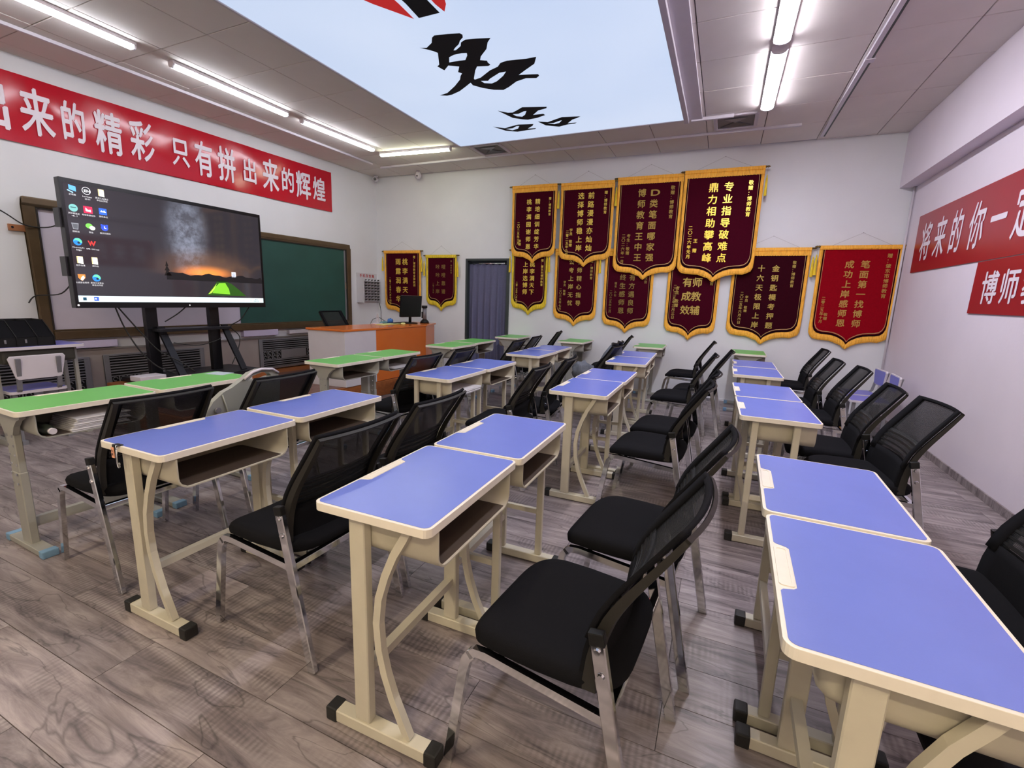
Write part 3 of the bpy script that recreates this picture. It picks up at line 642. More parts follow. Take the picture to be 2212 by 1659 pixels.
for y, z, kd in IC:
    R = .032
    if kd == 'pc': fl2([(y-.02, z-.01), (y+.03, z-.022), (y+.03, z+.02), (y-.02, z+.03)], XS, 'icon', (90, 160, 226)); fl2([(y-.035, z-.02), (y+.005, z-.038), (y+.01, z-.03), (y-.03, z-.013)], XS, 'icon', (150, 200, 235))
    elif kd == 'en': fl2(ring(y, z, R), XS, 'icon', (220, 220, 225)); fl2(ring(y, z, R-.004), .0008, 'icon_core', (40, 40, 46), .7); letters([('E', y-3.17-.011, z-1.15, .02, .03), ('N', y-3.17+.011, z-1.15, .02, .03)], (.0016, 0, 0), (0, 1, 0), (0, 0, 1), 'icon_letter', emis('scr_w', (225, 225, 230), .9), scr)
    elif kd == 'fo': fl2(sq(y, z, .022, .03), XS, 'icon', (228, 206, 140)); fl2([(y-.014, z-.03), (y+.022, z-.034), (y+.022, z+.02), (y+.01, z+.028), (y-.014, z+.028)], .0008, 'icon_page', (236, 238, 226))
    elif kd == 'te': fl2(ring(y, z, R), XS, 'icon', (110, 170, 168)); fl2(sq(y, z+.004, .02, .003), .0008, 'icon_bar', (30, 60, 66))
    elif kd == 'rd': fl2(sq(y, z, .033, .03), XS, 'icon', (196, 40, 74)); fl2([(y-.018, z-.012), (y+.02, z-.018), (y+.02, z+.004), (y, z), (y-.018, z+.018)], .0008, 'icon_mark', (240, 235, 238))
    elif kd == 'bl': fl2(sq(y, z, .03, .028), XS, 'icon', (44, 92, 214)); fl2([(y-.022, z-.006), (y-.01, z+.01), (y, z), (y+.01, z+.012), (y+.024, z-.006)], .0008, 'icon_mark', (235, 240, 250))
    elif kd == 'bin': fl2([(y-.018, z-.028), (y+.018, z-.028), (y+.026, z+.026), (y-.026, z+.026)], XS, 'icon', (128, 130, 138)); fl2([(y-.014, z-.022), (y+.014, z-.022), (y+.02, z+.018), (y-.02, z+.018)], .0008, 'icon_core', (84, 86, 92))
    elif kd == 'chat': fl2(ring(y-.008, z+.006, .022, sy=1.2), XS, 'icon', (110, 200, 80)); fl2(ring(y+.014, z-.01, .018, sy=1.2), .0008, 'icon_mark', (226, 236, 222))
    elif kd == 'clk': fl2(ring(y, z, .028), XS, 'icon', (50, 76, 200)); fl2(ring(y-.02, z+.022, .009), XS, 'icon', (50, 76, 200)); fl2(ring(y+.02, z+.022, .009), XS, 'icon', (50, 76, 200)); fl2([(y-.003, z+.014), (y+.003, z+.014), (y+.003, z), (y+.013, z-.003), (y+.013, z-.009), (y-.003, z-.006)], .0008, 'icon_mark', (240, 240, 250))
    elif kd == 'sw': fl2(ring(y, z, R), XS, 'icon', (40, 120, 200)); fl2([(y-.03, z+.004), (y-.014, z+.028), (y+.012, z+.03), (y+.03, z+.01), (y+.03, z-.008), (y+.01, z-.008), (y+.01, z+.006), (y-.01, z+.012)], .0008, 'icon_mark', (96, 206, 150)); fl2(ring(y+.006, z-.008, .01), .0016, 'icon_core', (30, 40, 60))
    elif kd == 'w': fl2([(y-.03, z+.024), (y-.012, z-.022), (y-.002, z+.006), (y+.01, z-.022), (y+.032, z+.024), (y+.02, z+.024), (y+.01, z-.004), (y+.002, z+.024), (y-.006, z+.024), (y-.013, z-.002), (y-.02, z+.024)], XS, 'icon', (220, 52, 50))
    elif kd == 'sh': fl2([(y, z-.032), (y+.026, z-.006), (y+.028, z+.026), (y-.028, z+.026), (y-.026, z-.006)], XS, 'icon', (208, 124, 60)); fl2([(y-.012, z-.024), (y+.006, z-.028), (y+.022, z-.002), (y+.012, z+.016), (y-.004, z-.002)], .0008, 'icon_mark', (236, 232, 214))
    elif kd == 'o': fl2(sq(y, z, .026, .03), XS, 'icon', (226, 232, 244)); fl2(ring(y, z, .015), .0008, 'icon_core', (30, 70, 160)); fl2(ring(y, z, .009), .0016, 'icon_mark', (226, 232, 244))
    if kd != 'o' and kd != 'pc': pass
E_lab = emis('screen_caption', (206, 206, 210), .7)
def cap(txt, y, z, s=.017): return [(c, y-3.17+(i-(len(txt)-1)/2)*s*(.98 if ord(c) > 255 else .56), z-1.15, s*(1 if ord(c) > 255 else .6), s) for i, c in enumerate(txt)]
L2 = cap('此电脑', 2.299, 2.135)+cap('LaiNote', 2.403, 2.135)+cap('2011', 2.403, 2.115)+cap('黑龙江省事业', 2.513, 2.14)+cap('单位公开招', 2.513, 2.12)+cap('浏览器医生', 2.293, 1.975)+cap('v8.1', 2.293, 1.955)+cap('考试录屏软件', 2.398, 1.975)+cap('腾讯会议', 2.509, 1.98)+cap('回收站', 2.29, 1.822)+cap('微信', 2.399, 1.828)+cap('倒计时闹钟', 2.507, 1.832)+cap('Microsoft', 2.292, 1.685)+cap('Edge', 2.292, 1.665)+cap('WPS Office', 2.395, 1.68)+cap('软件合集', 2.291, 1.53)+cap('资料包', 2.399, 1.53)+cap('火绒安全软件', 2.287, 1.378)+cap('黑龙江省事业', 2.396, 1.378)+cap('单位公开招', 2.396, 1.358)
letters(L2, (.0008, 0, 0), (0, 1, 0), (0, 0, 1), 'caption', E_lab, scr, 0)
letters(cap('13:40', 4.0, 1.245, .014)+cap('2026/4/20', 4.0, 1.225, .014)+cap('^', 3.84, 1.233, .02)+cap('中', 3.93, 1.233, .016), (.0008, 0, 0), (0, 1, 0), (0, 0, 1), 'taskbar_text', emis('scr_dark', (50, 60, 66), .5), scr, 0)
# cables round the cart
wire([(-5.36, 2.54, 1.16), (-5.36, 2.6, .95), (-5.3, 2.68, .72), (-5.25, 2.8, .55), (-5.2, 2.95, .46)], 'black cable hanging from the left underside of television', .007)
wire([(-5.36, 2.56, 1.16), (-5.33, 2.72, .9), (-5.28, 2.85, .7), (-5.2, 3.0, .58), (-5.15, 3.1, .47)], 'second black cable sagging from the television towards the cart shelf', .007)
wire([(-5.36, 3.2, 1.16), (-5.36, 3.1, 1.08), (-5.38, 2.98, 1.0)], 'short black cable curling from television into the left post', .006)
wire([(-5.36, 3.95, 1.16), (-5.4, 3.85, 1.0), (-5.38, 3.7, .92), (-5.35, 3.78, .8), (-5.3, 3.72, .66), (-5.2, 3.56, .5)], 'black cable looping at the right post of television cart', .006)
wire([(-5.3, 3.0, .78), (-5.25, 3.2, .74), (-5.25, 3.4, .77), (-5.3, 3.52, .8)], 'thin black cable strung between the two cart posts', .005)
wire([(-5.16, 2.98, .44), (-4.9, 2.7, .44), (-4.75, 2.62, .36), (-4.7, 2.6, .22)], 'white cable curving off the front of television cart', .006, M_plastic)

# ================================================================== LECTERN DESK
pz = .205
pod = thing('teacher_lectern', 'L shaped orange and white gloss teacher lectern on the stage', 'lectern', (-4.45, 5.3, pz))
def P(x, y): return (x+4.45, y-5.3)
MB().prism([P(-4.71, 4.24), P(-4.15, 4.28), P(-4.12, 4.81), P(-4.71, 4.81)], 0, .69).build('white_cabinet', M_podw, pod, bevel=.003)
MB().prism([P(-4.71, 4.812), P(-4.12, 4.812), P(-4.13, 5.95), P(-4.30, 6.44), P(-4.71, 6.44)], 0, .69).build('orange_cabinet', M_orange, pod, bevel=.003)
MB().prism([P(-4.73, 4.22), P(-4.135, 4.26), P(-4.105, 4.81), P(-4.115, 5.96), P(-4.285, 6.46), P(-4.73, 6.46)], .69, .715).build('worktop', M_orange, pod, bevel=.004)
zt = pz+.715
mo = thing('computer_monitor', 'black flat monitor seen from the back on the orange lectern', 'monitor', (-4.43, 5.98, zt), -.25)
mb = MB(); mb.prism([(-.2, .09), (.2, .09), (.2, .42), (-.2, .42)], -.035, -.005, 'yz')
o = MB().box(-.04, -.005, -.2, .2, .1, .43).build('display', M_tvb, mo, bevel=.008); o.rotation_euler = (0, .1, 0)
MB().box(-.015, .0, -.09, .09, .14, .34).build('rear_hump', M_blackp, mo, bevel=.005)
MB().tube([(-.02, 0, .02), (-.015, 0, .2)], .022, 10).build('neck', M_blackp, mo)
MB().tube([(-.02, 0, 0), (-.02, 0, .014), (-.02, 0, .02)], [.12, .115, .05], 24).build('foot', M_blackp, mo)
vs = thing('document_camera', 'black and grey column shaped desk device at the far end of lectern', 'desk device', (-4.36, 6.25, zt))
MB().tube([(0, 0, 0), (0, 0, .03), (0, 0, .06)], [.075, .065, .035], 20).build('base', M_blackp, vs, bevel=.0); MB().tube([(0, 0, .05), (0, 0, .25)], .032, 16).build('column', M_gmetal, vs)
MB().box(-.04, -.02, -.03, .03, .08, .18).build('side_unit', M_blackp, vs, bevel=.004); MB().tube([(0, 0, .24), (0, 0, .28)], .045, 20).build('head', M_blackp, vs)
ws = thing('white_stand', 'small white folding A-frame stand on the lectern', 'stand', (-4.66, 5.48, zt))
for s in (-1, 1): MB().sweep([(0, s*.035, 0), (0, s*.004, .15)], .012, .008, (0, 1, 0)).build('leg', M_plastic, ws)
MB().box(-.05, .03, -.07, .08, 0, .012).build('tray', M_plastic, ws, bevel=.003)
MB().box(-.006, .006, -.022, .022, .045, .055).build('crossbar', M_plastic, ws)
fo = MB().box(-.08, .1, -.17, .17, 0, .006).box(-.06, .11, -.15, .19, .006, .010).build('paper_folder', M_yel, None, bevel=.001, seg=1, loc=(-4.5, 5.5, zt)); tag(fo, 'pale yellow paper folder lying flat on the lectern', 'folder')
def crumple(name, m, loc, s, label, cat, seed=1):
    random.seed(seed); bm = bmesh.new(); bmesh.ops.create_icosphere(bm, subdivisions=3, radius=1)
    for v in bm.verts:
        k = 1+.18*math.sin(v.co.x*7+seed)*math.sin(v.co.y*6+seed*2)+random.uniform(-.09, .09); v.co = Vector((v.co.x*k*s[0], v.co.y*k*s[1], max(0, v.co.z*k+.75)*s[2]))
    me = bpy.data.meshes.new(name); bm.to_mesh(me); bm.free(); me.materials.append(m)
    for p_ in me.polygons: p_.use_smooth = True
    o = bpy.data.objects.new(name, me); COL.objects.link(o); o.location = loc; return tag(o, label, cat)
crumple('blue_cloth', M_bluec, (-4.62, 5.72, zt), (.04, .05, .045), 'crumpled blue cloth on lectern left of the monitor', 'cloth', 3)
crumple('teal_cloth', M_teal, (-4.66, 5.62, zt), (.04, .09, .02), 'flat grey teal cloth behind the yellow folder on lectern', 'cloth', 5)
wire([(-4.68, 5.35, zt+.01), (-4.69, 5.42, zt+.07), (-4.69, 5.55, zt+.09), (-4.68, 5.66, zt+.04), (-4.64, 5.72, zt+.01)], 'black looped cable lying on the lectern top', .004)
wire([(-5.9, 7.0, 1.19), (-5.85, 6.98, 1.05), (-5.7, 6.8, .95), (-5.6, 6.7, .7)], 'dark cable hanging down from the phone rack', .005)
kb = MB().box(-.06, .06, -.2, .2, 0, .02).build('keyboard', M_blackp, None, bevel=.004, loc=(-4.52, 5.83, zt)); tag(kb, 'black keyboard lying before the monitor on lectern', 'keyboard')
cu = crumple('paper_scrap', M_yel, (-4.30, 5.62, zt), (.03, .04, .02), 'crumpled pale yellow paper scrap near lectern edge', 'paper', 8)

# ================================================================== FAR WALL: curtain and pennants
cu = thing('door_curtain', 'blue grey cloth curtain hanging on a rod across the far doorway', 'curtain', ((DX0+DX1)/2, FWY(-3.7)+.03, 0))
f = MB(); w2 = (DX1-DX0)/2
f.box(-w2, -w2+.035, -.04, .1, 0, DZ); f.box(w2-.05, w2, -.04, .1, 0, DZ); f.box(-w2+.035, w2-.05, -.04, .1, DZ-.035, DZ)
o = f.build('door_frame', M_cframe, cu, bevel=.002, seg=1)
rows = []
for i in range(91):
    x = -w2+.04+(2*w2-.1)*i/90; r = []
    for j in range(13):
        z = .03+(DZ-.09-.03)*j/12; a_ = .02+.012*math.sin(j*.4)
        r.append((x, .035+a_*math.sin(i*.42+math.sin(j*.25))*(.55+.45*math.sin(i*.11)**2), z+(.012*math.sin(i*.42) if j == 12 else 0)))
    rows.append(r)
MB().grid(rows).build('curtain_cloth', M_curtain, cu)
MB().tube([(-w2+.03, .03, DZ-.075), (w2-.04, .03, DZ-.075)], .012, 10).build('rod', M_chrome, cu)

def outline(w, zt, zb, d=0.):
    """half outline of the pennant, right side from the top down to the tip; d = inset"""
    w = w-d*.68; zb = zb+d*1.35
    k = .1+.04*w
    return [(w, zt), (w, zb+.30), (w, zb+.15), (w*.985, zb+.10), (w*.94, zb+.055), (w*.86, zb+.025), (w*.74, zb+.012), (w*.58, zb+.008), (w*.42, zb+.0), (w*.27, zb-.02), (w*.14, zb-.05), (w*.06, zb-.075), (0, zb-.10-(.01 if d else 0))]
def full(w, zt, zb, d=0.):
    h = outline(w, zt, zb, d); return h+[(-x, z) for x, z in reversed(h[:-1])]
def pennant(x0, x1, zt, ztip, off, vel, fringe, cols, small, label, group, gold=M_gold, topband=.092, size=None, tassel=(1,), start=.2, pitch=None, cord=.16):
    w = (x1-x0)/2; xc = (x0+x1)/2; H = zt-ztip; zb = ztip+.10-zt
    t = thing('award_pennant', label, 'pennant', (xc, FWY(xc)-off, zt), math.atan(.0258), group)
    # local: x right, y away from the viewer, z up (0 at rod)
    fo = full(w, 0, zb); fi = full(w, 0, zb, .058); n = len(fo)
    rows = []
    for k, (a_, dep) in enumerate(((0, 0), (.25, -.010), (.6, -.012), (1, -.003))):
        rows.append([(fo[i][0]*(1-a_)+fi[i][0]*a_+(0 if k else .003*math.sin(i*2.3)), dep, fo[i][1]*(1-a_)+fi[i][1]*a_+(.004*math.sin(i*9.1) if k == 0 else 0)) for i in range(n)])
    b = MB().grid(rows, smooth=False); b.build('side_fringe', fringe, t)
    MB().prism(full(w-.001, -.0, zb, .02), .0, .006, 'xz').build('backing', M_darkvel, t)
    MB().prism(full(w, -.02, zb, .057), -.006, 0., 'xz').build('velvet_border', M_darkvel, t)
    MB().prism(full(w, -.02, zb, .075), -.009, -.006, 'xz').build('velvet_panel', vel, t)
    g1 = full(w, -.03, zb, .080); g2 = full(w, -.03, zb, .087)
    b = MB(); b.grid([[(x, -.0105, z) for x, z in g1], [(x, -.0105, z) for x, z in g2]], smooth=False); b.build('gold_outline', M_goldline, t)
    if topband:
        rows = []
        m = 60
        for k, (dz, dep) in enumerate(((.012, 0), (.012, -.02), (-.028, -.024), (-.034, -.015), (-.04, -.02), (-topband, -.018))):
            rows.append([(-w+2*w*i/m, dep-.002*math.sin(i*1.7), dz+(.003*math.sin(i*2.9) if k == 5 else 0)) for i in range(m+1)])
        MB().grid(rows, smooth=False).build('top_fringe', fringe, t)
    rod = MB().tube([(-w-.005, -.004, 0), (w+.005, -.004, 0)], .011, 8).build('rod', M_brass, t)
    for s in (-1, 1):
        MB().tube([(s*(w+.0), -.004, 0), (s*(w+.012), -.004, 0), (s*(w+.02), -.004, 0), (s*(w+.035), -.004, 0), (s*(w+.06), -.004, 0)], [.010, .016, .009, .014, .002], 10).build('finial', M_brass, t)
    ac = MB()
    for s in (-1, 1): ac.tube([(s*w*.72, -.004, .008), (0, -.001, cord)], .0012, 4, False)
    ac.build('hanging_cord', M_cord, t); MB().tube([(0, -.004, cord), (0, .004, cord)], .004, 6).build('nail', M_cap, t)
    for s in tassel:
        xx = s*(w+.028); dd = .1+.02*random.random()
        MB().tube([(xx, -.02, -.0), (xx*.997, -.02, -dd)], .0012, 4, False).build('tassel_cord', M_cord, t)
        MB().tube([(xx, -.02, -dd+.02), (xx, -.02, -dd), (xx, -.02, -dd-.012), (xx, -.02, -dd-.03), (xx, -.02, -dd-.24)], [.002, .009, .006, .012, .019], 10, False).build('tassel', M_yellow, t)
    items = []
    mx = max(len(c) for c in cols); pitch = pitch or .70*H/mx*.9
    size = size or pitch*.9
    for c, ux in zip(cols, (.16, -.22) if len(cols) == 2 else (0,)):
        items += column(c, ux*w, -start*H, pitch, size, 1.0)
    letters(items, (0, -.0108, 0), (1, 0, 0), (0, 0, 1), 'lettering', gold, t, .022)
    its = []
    for txt, ux, st_, sz in small: ux = max(-.68 if w < .4 else -.73, min(.7, ux)); its += column(txt, ux*w, -(st_+(.035 if st_ < .13 and topband > .05 else 0))*H, sz*1.1, sz)
    letters(its, (0, -.0108, 0), (1, 0, 0), (0, 0, 1), 'small_lettering', gold, t, .012)
    return t
gu, gl_, gs = 'upper row of pennants', 'lower row of pennants', 'small pennants by the doorway'
pennant(-5.77, -4.98, 2.13, .97, .035, M_maroon, M_fringe, ['桃李满天下', '雨露润春华'], [('赠：博师教育全体教师', .66, .09, .05), ('二零二五年八月十四日', -.68, .42, .045)], 'maroon pennant with yellow fringe partly behind the black monitor, leftmost on far wall', gs, size=.12, pitch=.165, start=.16, topband=.035, tassel=(-1, 1))
pennant(-4.87, -4.25, 2.05, 1.09, .035, M_maroon, M_yellow, ['嗖嗖靠谱', '咔咔上岸'], [('赠：博师教育', .66, .1, .035), ('二零二五年', -.5, .5, .035)], 'small maroon pennant with dim faded text just left of the doorway curtain', gs, gold=M_golddim, size=.085, pitch=.14, start=.2, topband=.03, tassel=(-1, 1))
pennant(-3.22, -2.48, 3.08, 1.91, .085, M_maroon, M_fringe, ['精培细训绽芳华', '桃李满园谢师恩'], [('赠：博师教育', .76, .17, .042), ('二〇二五年三月', -.76, .47, .046), ('敬赠', -.6, .7, .046)], 'maroon pennant, first of upper row and narrowest there, by the doorway', gu, size=.085, pitch=.112, start=.2)
pennant(-2.42, -1.61, 3.075, 1.86, .085, M_maroon, M_fringe, ['前路漫漫亦灿灿', '选择博师稳上岸'], [('赠：博师教育', .74, .09, .05), ('二零二五年九月', -.68, .57, .05), ('学员 敬赠', -.54, .55, .05)], 'maroon pennant, second of upper row, with bold regular gold columns', gu, size=.10, pitch=.125, start=.15)
pennant(-1.57, -.67, 3.10, 1.68, .085, M_maroon, M_fringe, ['D类笔面哪家强', '博师教育王中王'], [('敬赠：博师教育', .72, .08, .058), ('二〇二六年一月', -.7, .56, .055), ('考生：敬赠', -.54, .56, .055)], 'maroon pennant, third of upper row, whose top right character is letter D', gu, gold=mat('muted_gold_print', (170, 140, 62), .42, .35), size=.115, pitch=.148, start=.15)
pennant(-.66, .31, 3.12, 1.66, .115, M_maroon, M_fringe, ['专业指导破难点', '鼎力相助攀高峰'], [('敬赠：博师教育', .7, .09, .06), ('二〇二六年元月', -.72, .5, .058), ('王 赠', -.56, .62, .058)], 'largest maroon pennant with the brightest gold text, right end of upper row', gu, gold=mat('bright_gold_print', (250, 214, 80), .3, .3), size=.125, pitch=.152, start=.15)
pennant(-3.22, -2.60, 2.13, 1.09, .035, M_maroon, M_yellow, ['桃李满天下', '上岸选博师'], [('赠：肇东市博师教育', .74, .16, .043), ('二零二五年八月十四日', -.74, .5, .035)], 'small maroon pennant with yellow green fringe at lower left beside doorway', gl_, size=.088, pitch=.108, start=.22, tassel=(-1, 1))
pennant(-2.48, -1.79, 2.13, .95, .035, M_maroon, M_fringe, ['名师精心指导', '公考上岸无忧'], [('赠：博师教育', .7, .12, .045), ('二〇二五年七月', -.74, .52, .045), ('学员 敬赠', -.5, .42, .042)], 'maroon pennant in lower row hanging below the second upper pennant', gl_, gold=mat('soft_gold_print', (186, 160, 80), .42, .35), size=.085, pitch=.125, start=.16)
pennant(-1.69, -.97, 2.12, .89, .035, M_maroon, M_fringe, ['教导有方遇良师', '毕业终生感师恩'], [('赠：博师教育', .74, .12, .05), ('二〇二五年三月', -.72, .5, .045), ('赠者：小包', -.5, .4, .04)], 'maroon pennant with dull gold text in lower row below the letter D pennant', gl_, gold=mat('dull_gold_print', (140, 116, 58), .45, .35), size=.095, pitch=.122, start=.13)
pennant(-.77, -.08, 2.11, .84, .035, M_maroon, M_fringe, ['名师教辅', '卓有成效'], [('赠：博师教育', .76, .14, .052), ('二〇二五年三月三日', -.76, .4, .05), ('考生 敬赠', -.58, .42, .055)], 'maroon pennant in lower row with only four large characters per column', gl_, gold=mat('soft_gold_print', (186, 160, 80), .42, .35), size=.135, pitch=.195, start=.2)
pennant(.06, .96, 2.11, .84, .035, mat('dark_maroon_velvet', (50, 4, 18), .9, noise=.08, nscale=60, spec=.08), M_fringe, ['金钥匙模考押题', '十六天极限上岸'], [('敬赠：博师教育', .62, .14, .045), ('二〇二五年六月六日', -.66, .46, .045), ('学员 敬赠', -.52, .5, .042)], 'dark maroon pennant in lower row between four-character pennant and crimson one', gl_, gold=mat('soft_gold_print', (186, 160, 80), .42, .35), size=.09, pitch=.125, start=.2)
pennant(1.05, 1.92, 2.13, .84, .035, M_redvel, M_fringe, ['笔面第一找博师', '成功上岸感师恩'], [('赠：肇东市博师教育', .72, .09, .055), ('二零二五年十月', -.78, .5, .045), ('敬赠', -.62, .66, .045)], 'bright crimson pennant hanging in the far right corner, rightmost of the lower row', gl_, gold=mat('tan_gold_print', (190, 150, 74), .45, .3), size=.10, pitch=.122, start=.17, topband=.035, tassel=(-1, 1))

# ================================================================== RIGHT WALL banner
rbn = thing('red_banner', 'red banner with white slogan stepping down to a lower name panel, right wall', 'banner', (RWX(0)-.004, 0, 0), math.pi/2-math.atan(.011))
# local x along +y; local y = -x world (towards the room = +Y)
def rsheet(pts, y0, y1, nm): return MB().prism([(a_, z) for a_, z in pts], y0, y1, 'xz').build(nm, M_red2, rbn)
rsheet([(2.0, 1.78), (6.85, 1.787), (6.855, 2.407), (2.0, 2.41)], .0, .006, 'upper_sheet')
rsheet([(2.4, 1.34), (5.225, 1.355), (5.21, 1.775), (2.4, 1.775)], .001, .007, 'lower_sheet')
RC = [('将', 6.53, .30), ('来', 6.15, .28), ('的', 5.78, .26), ('你', 5.38, .28), ('一', 5.02, .26), ('定', 4.66, .28), ('会', 4.3, .28), ('感', 3.94, .28), ('谢', 3.58, .28), ('现', 3.2, .28), ('在', 2.84, .28), ('的', 2.48, .28)]
letters([(c, -u, 2.10, wd, .42) for c, u, wd in RC], (0, .0085, 0), (-1, 0, 0), (0, 0, 1), 'lettering', M_white, rbn, .015)
letters([(c, -u, 1.56, .26, .27) for c, u in (('博', 4.93), ('师', 4.64), ('教', 4.34), ('育', 4.04))], (0, .0095, 0), (-1, 0, 0), (0, 0, 1), 'lower_lettering', M_white, rbn, .016)

# ================================================================== DESKS
def rrect(x0, x1, y0, y1, r, n=5):
    P_ = []
    for cx_, cy_, a0 in ((x1-r, y1-r, 0), (x0+r, y1-r, 90), (x0+r, y0+r, 180), (x1-r, y0+r, 270)):
        for i in range(n+1):
            a_ = math.radians(a0+90*i/n); P_.append((cx_+r*math.cos(a_), cy_+r*math.sin(a_)))
    return P_
def tabletop(t, m):
    MB().prism(rrect(-.2, .2, -.3, .3, .025), .735, .76).build('tabletop', M_edge, t, bevel=.003)
    # coloured laminate with a notch for the pen tray on the front (low x) edge
    r = rrect(-.191, .191, -.291, .291, .018, 4)
    # order: corner ++, -+, --, +-
    k = 10
    left = r[:10]; rest = r[10:]
    notch = [(-.191, .115), (-.186, .108), (-.165, .10), (-.158, .092), (-.158, -.092), (-.165, -.10), (-.186, -.108), (-.191, -.115)]
    MB().prism(left+notch+rest, .7601, .7612).build('laminate', m, t)
    ring_ = MB(); o_ = rrect(-.193, -.161, -.092, .092, .008, 3); i_ = rrect(-.187, -.167, -.084, .084, .006, 3)
    ring_.grid([[(x, y, .7601) for x, y in o_+o_[:1]], [(x, y, .7622) for x, y in [(x*.999, y*.997) for x, y in o_+o_[:1]]], [(x, y, .7622) for x, y in i_+i_[:1]], [(x, y, .7603) for x, y in i_+i_[:1]]], smooth=False)
    ring_.add([(x, y, .7604) for x, y in i_], [tuple(range(len(i_)))])
    ring_.build('pen_tray', M_edge, t)
def bookbox(t, x0=-.125, x1=.195, hw=.244, zt_=.734, zb=.608, m=M_box, r=.045):
    def sec(ins, th):
        h = hw-ins-th; z = zb+ins*.9+th; rr = r-th*.5; P_ = [(-h, zt_)]
        for i in range(6): a_ = math.pi+math.pi/2*i/5; P_.append((-h+rr+rr*math.cos(a_), z+rr+rr*math.sin(a_)))
        for i in range(6): a_ = 1.5*math.pi+math.pi/2*i/5; P_.append((h-rr+rr*math.cos(a_), z+rr+rr*math.sin(a_)))
        P_.append((h, zt_)); return P_
    b = MB(); T = .005
    outer = [(x1, 0), (x0+.06, 0), (x0+.02, .006), (x0+.005, .016), (x0, .035)]
    rows = [[(x, y, z) for y, z in sec(i, 0)] for x, i in outer]
    b.grid(rows, smooth=True); b.add(rows[-1], [tuple(range(len(rows[-1])))])
    inner = [(x1, T), ]+[(x0+.06, T), (x0+.024, T+.006), (x0+.012, T+.02)]
    rows2 = [[(x, y, z) for y, z in sec(0 if k == 0 else i-T, T)] for k, (x, i) in enumerate(inner)]
    b.grid(rows2, smooth=True); b.add(rows2[-1], [tuple(range(len(rows2[-1])))])
    b.grid([rows[0], rows2[0]], smooth=False)
    b.build('book_box', m, t)
    # brown floor of the box, its inner shade put into the colour
    MB().box(x0+.03, x1-.008, -hw+r*.8, hw-r*.8, zb+T+.001, zb+T+.004).build('box_floor', M_boxfloor, t)
def footbar(t, y, x0, x1, capm, m, h=.045, wd=.045):
    f_ = MB().box(x0, x1, y-wd/2, y+wd/2, .004, h).build('foot_bar', m, t, bevel=.003, seg=1)
    for a_, s in ((x0, -1), (x1, 1)):
        MB().box(min(a_-s*.03, a_+s*.012), max(a_-s*.03, a_+s*.012), y-wd/2-.003, y+wd/2+.003, 0, h+.003).build('foot_cap', capm, t, bevel=.006)
def desk_curved(name, label, m, loc, rz, group):
    t = thing(name, label, 'desk', loc, rz, group); tabletop(t, m); bookbox(t)
    for s in (-1, 1):
        y = s*.262
        MB().box(-.088, -.032, y-.016, y+.016, .045, .735).build('leg', M_leg, t, bevel=.003, seg=1)
        path = [(.118, y, .735), (.10, y, .70), (.066, y, .642), (.035, y, .57), (.010, y, .49), (.0, y, .405), (.006, y, .32), (.024, y, .24), (.05, y, .165), (.08, y, .10), (.105, y, .045)]
        MB().sweep(path, .024, .024, (0, 1, 0)).build('curved_brace', M_leg, t)
        footbar(t, y, -.19, .20, M_cap, M_leg)
    MB().box(-.075, -.045, -.246, .246, .20, .23).build('stretcher', M_leg, t)
    return t
def desk_ladder(name, label, m, loc, rz, group):
    t = thing(name, label, 'desk', loc, rz, group); tabletop(t, m); bookbox(t, -.14, .185)
    for s in (-1, 1):
        y = s*.262
        for x in (-.115, .09):
            MB().box(x-.017, x+.017, y-.012, y+.012, .045, .735).build('leg', M_leg, t, bevel=.003, seg=1)
        MB().box(-.098, .073, y-.010, y+.010, .27, .295).build('rung', M_leg, t)
        footbar(t, y, -.19, .20, M_cap, M_leg)
    MB().box(-.128, -.102, -.25, .25, .20, .23).build('stretcher', M_leg, t)
    return t
def desk_green(name, label, m, loc, rz, group):
    t = thing(name, label, 'desk', loc, rz, group); tabletop(t, m); bookbox(t, -.16, .19, .232, m=M_leg2)
    for s in (-1, 1):
        y = s*.255
        MB().box(-.049, .039, y-.015, y+.015, .30, .70).build('leg', M_leg2, t, bevel=.003, seg=1)
        MB().box(-.052, .042, y-.018, y+.018, .03, .42).build('leg_sleeve', M_leg2, t, bevel=.004, seg=1)
        # gusset under the top
        pts = [(-.15, .735), (.15, .735), (.15, .715), (.11, .70), (.07, .665), (.045, .62), (-.055, .62), (-.08, .665), (-.12, .70), (-.15, .715)]
        MB().prism(pts, y-s*.006, y+s*.018, 'xz').build('gusset', M_leg2, t)
        hs = MB()
        for i in range(6):
            z = .36+.05*i
            for x in (-.032, .022): hs.tube([(x, y+s*.0145 if z > .42 else y+s*.0205, z), (x, y+s*.017 if z > .42 else y+s*.023, z)], .0065, 8, False)
        o = hs.build('bolt', M_chrome, t); o['label'] = 'column of small round steel bolts'
        footbar(t, y, -.21, .19, M_bcap, M_leg2, .035, .06)
    MB().box(-.02, .01, -.235, .235, .11, .16).build('stretcher', M_leg2, t)
    return t
g1, g2, g3, g4 = 'desks in the green row nearest the blackboard', 'blue desks in the second row from the blackboard', 'blue desks in the third row from the blackboard', 'blue desks in the row nearest the right wall'
gw = 'single green desks standing against the pennant wall'
DG = math.radians
desks = {}
def D(kind, key, x, y, a_, label, group, m=None):
    m = m or (M_green if key[0] == 'G' else M_blue)
    nm = 'school_desk'
    base = desks.get((kind, m.name))
    if base is None:
        o = {'c': desk_curved, 'l': desk_ladder, 'g': desk_green}[kind](nm, label, m, (x, y, 0), DG(a_), group); desks[(kind, m.name)] = o
    else: o = dup(base, (x, y, 0), DG(a_), label, group)
    return o
D('g', 'G1', -3.16, 1.262, -1.6, 'green desk at far left with papers and a bottle in its box', g1)
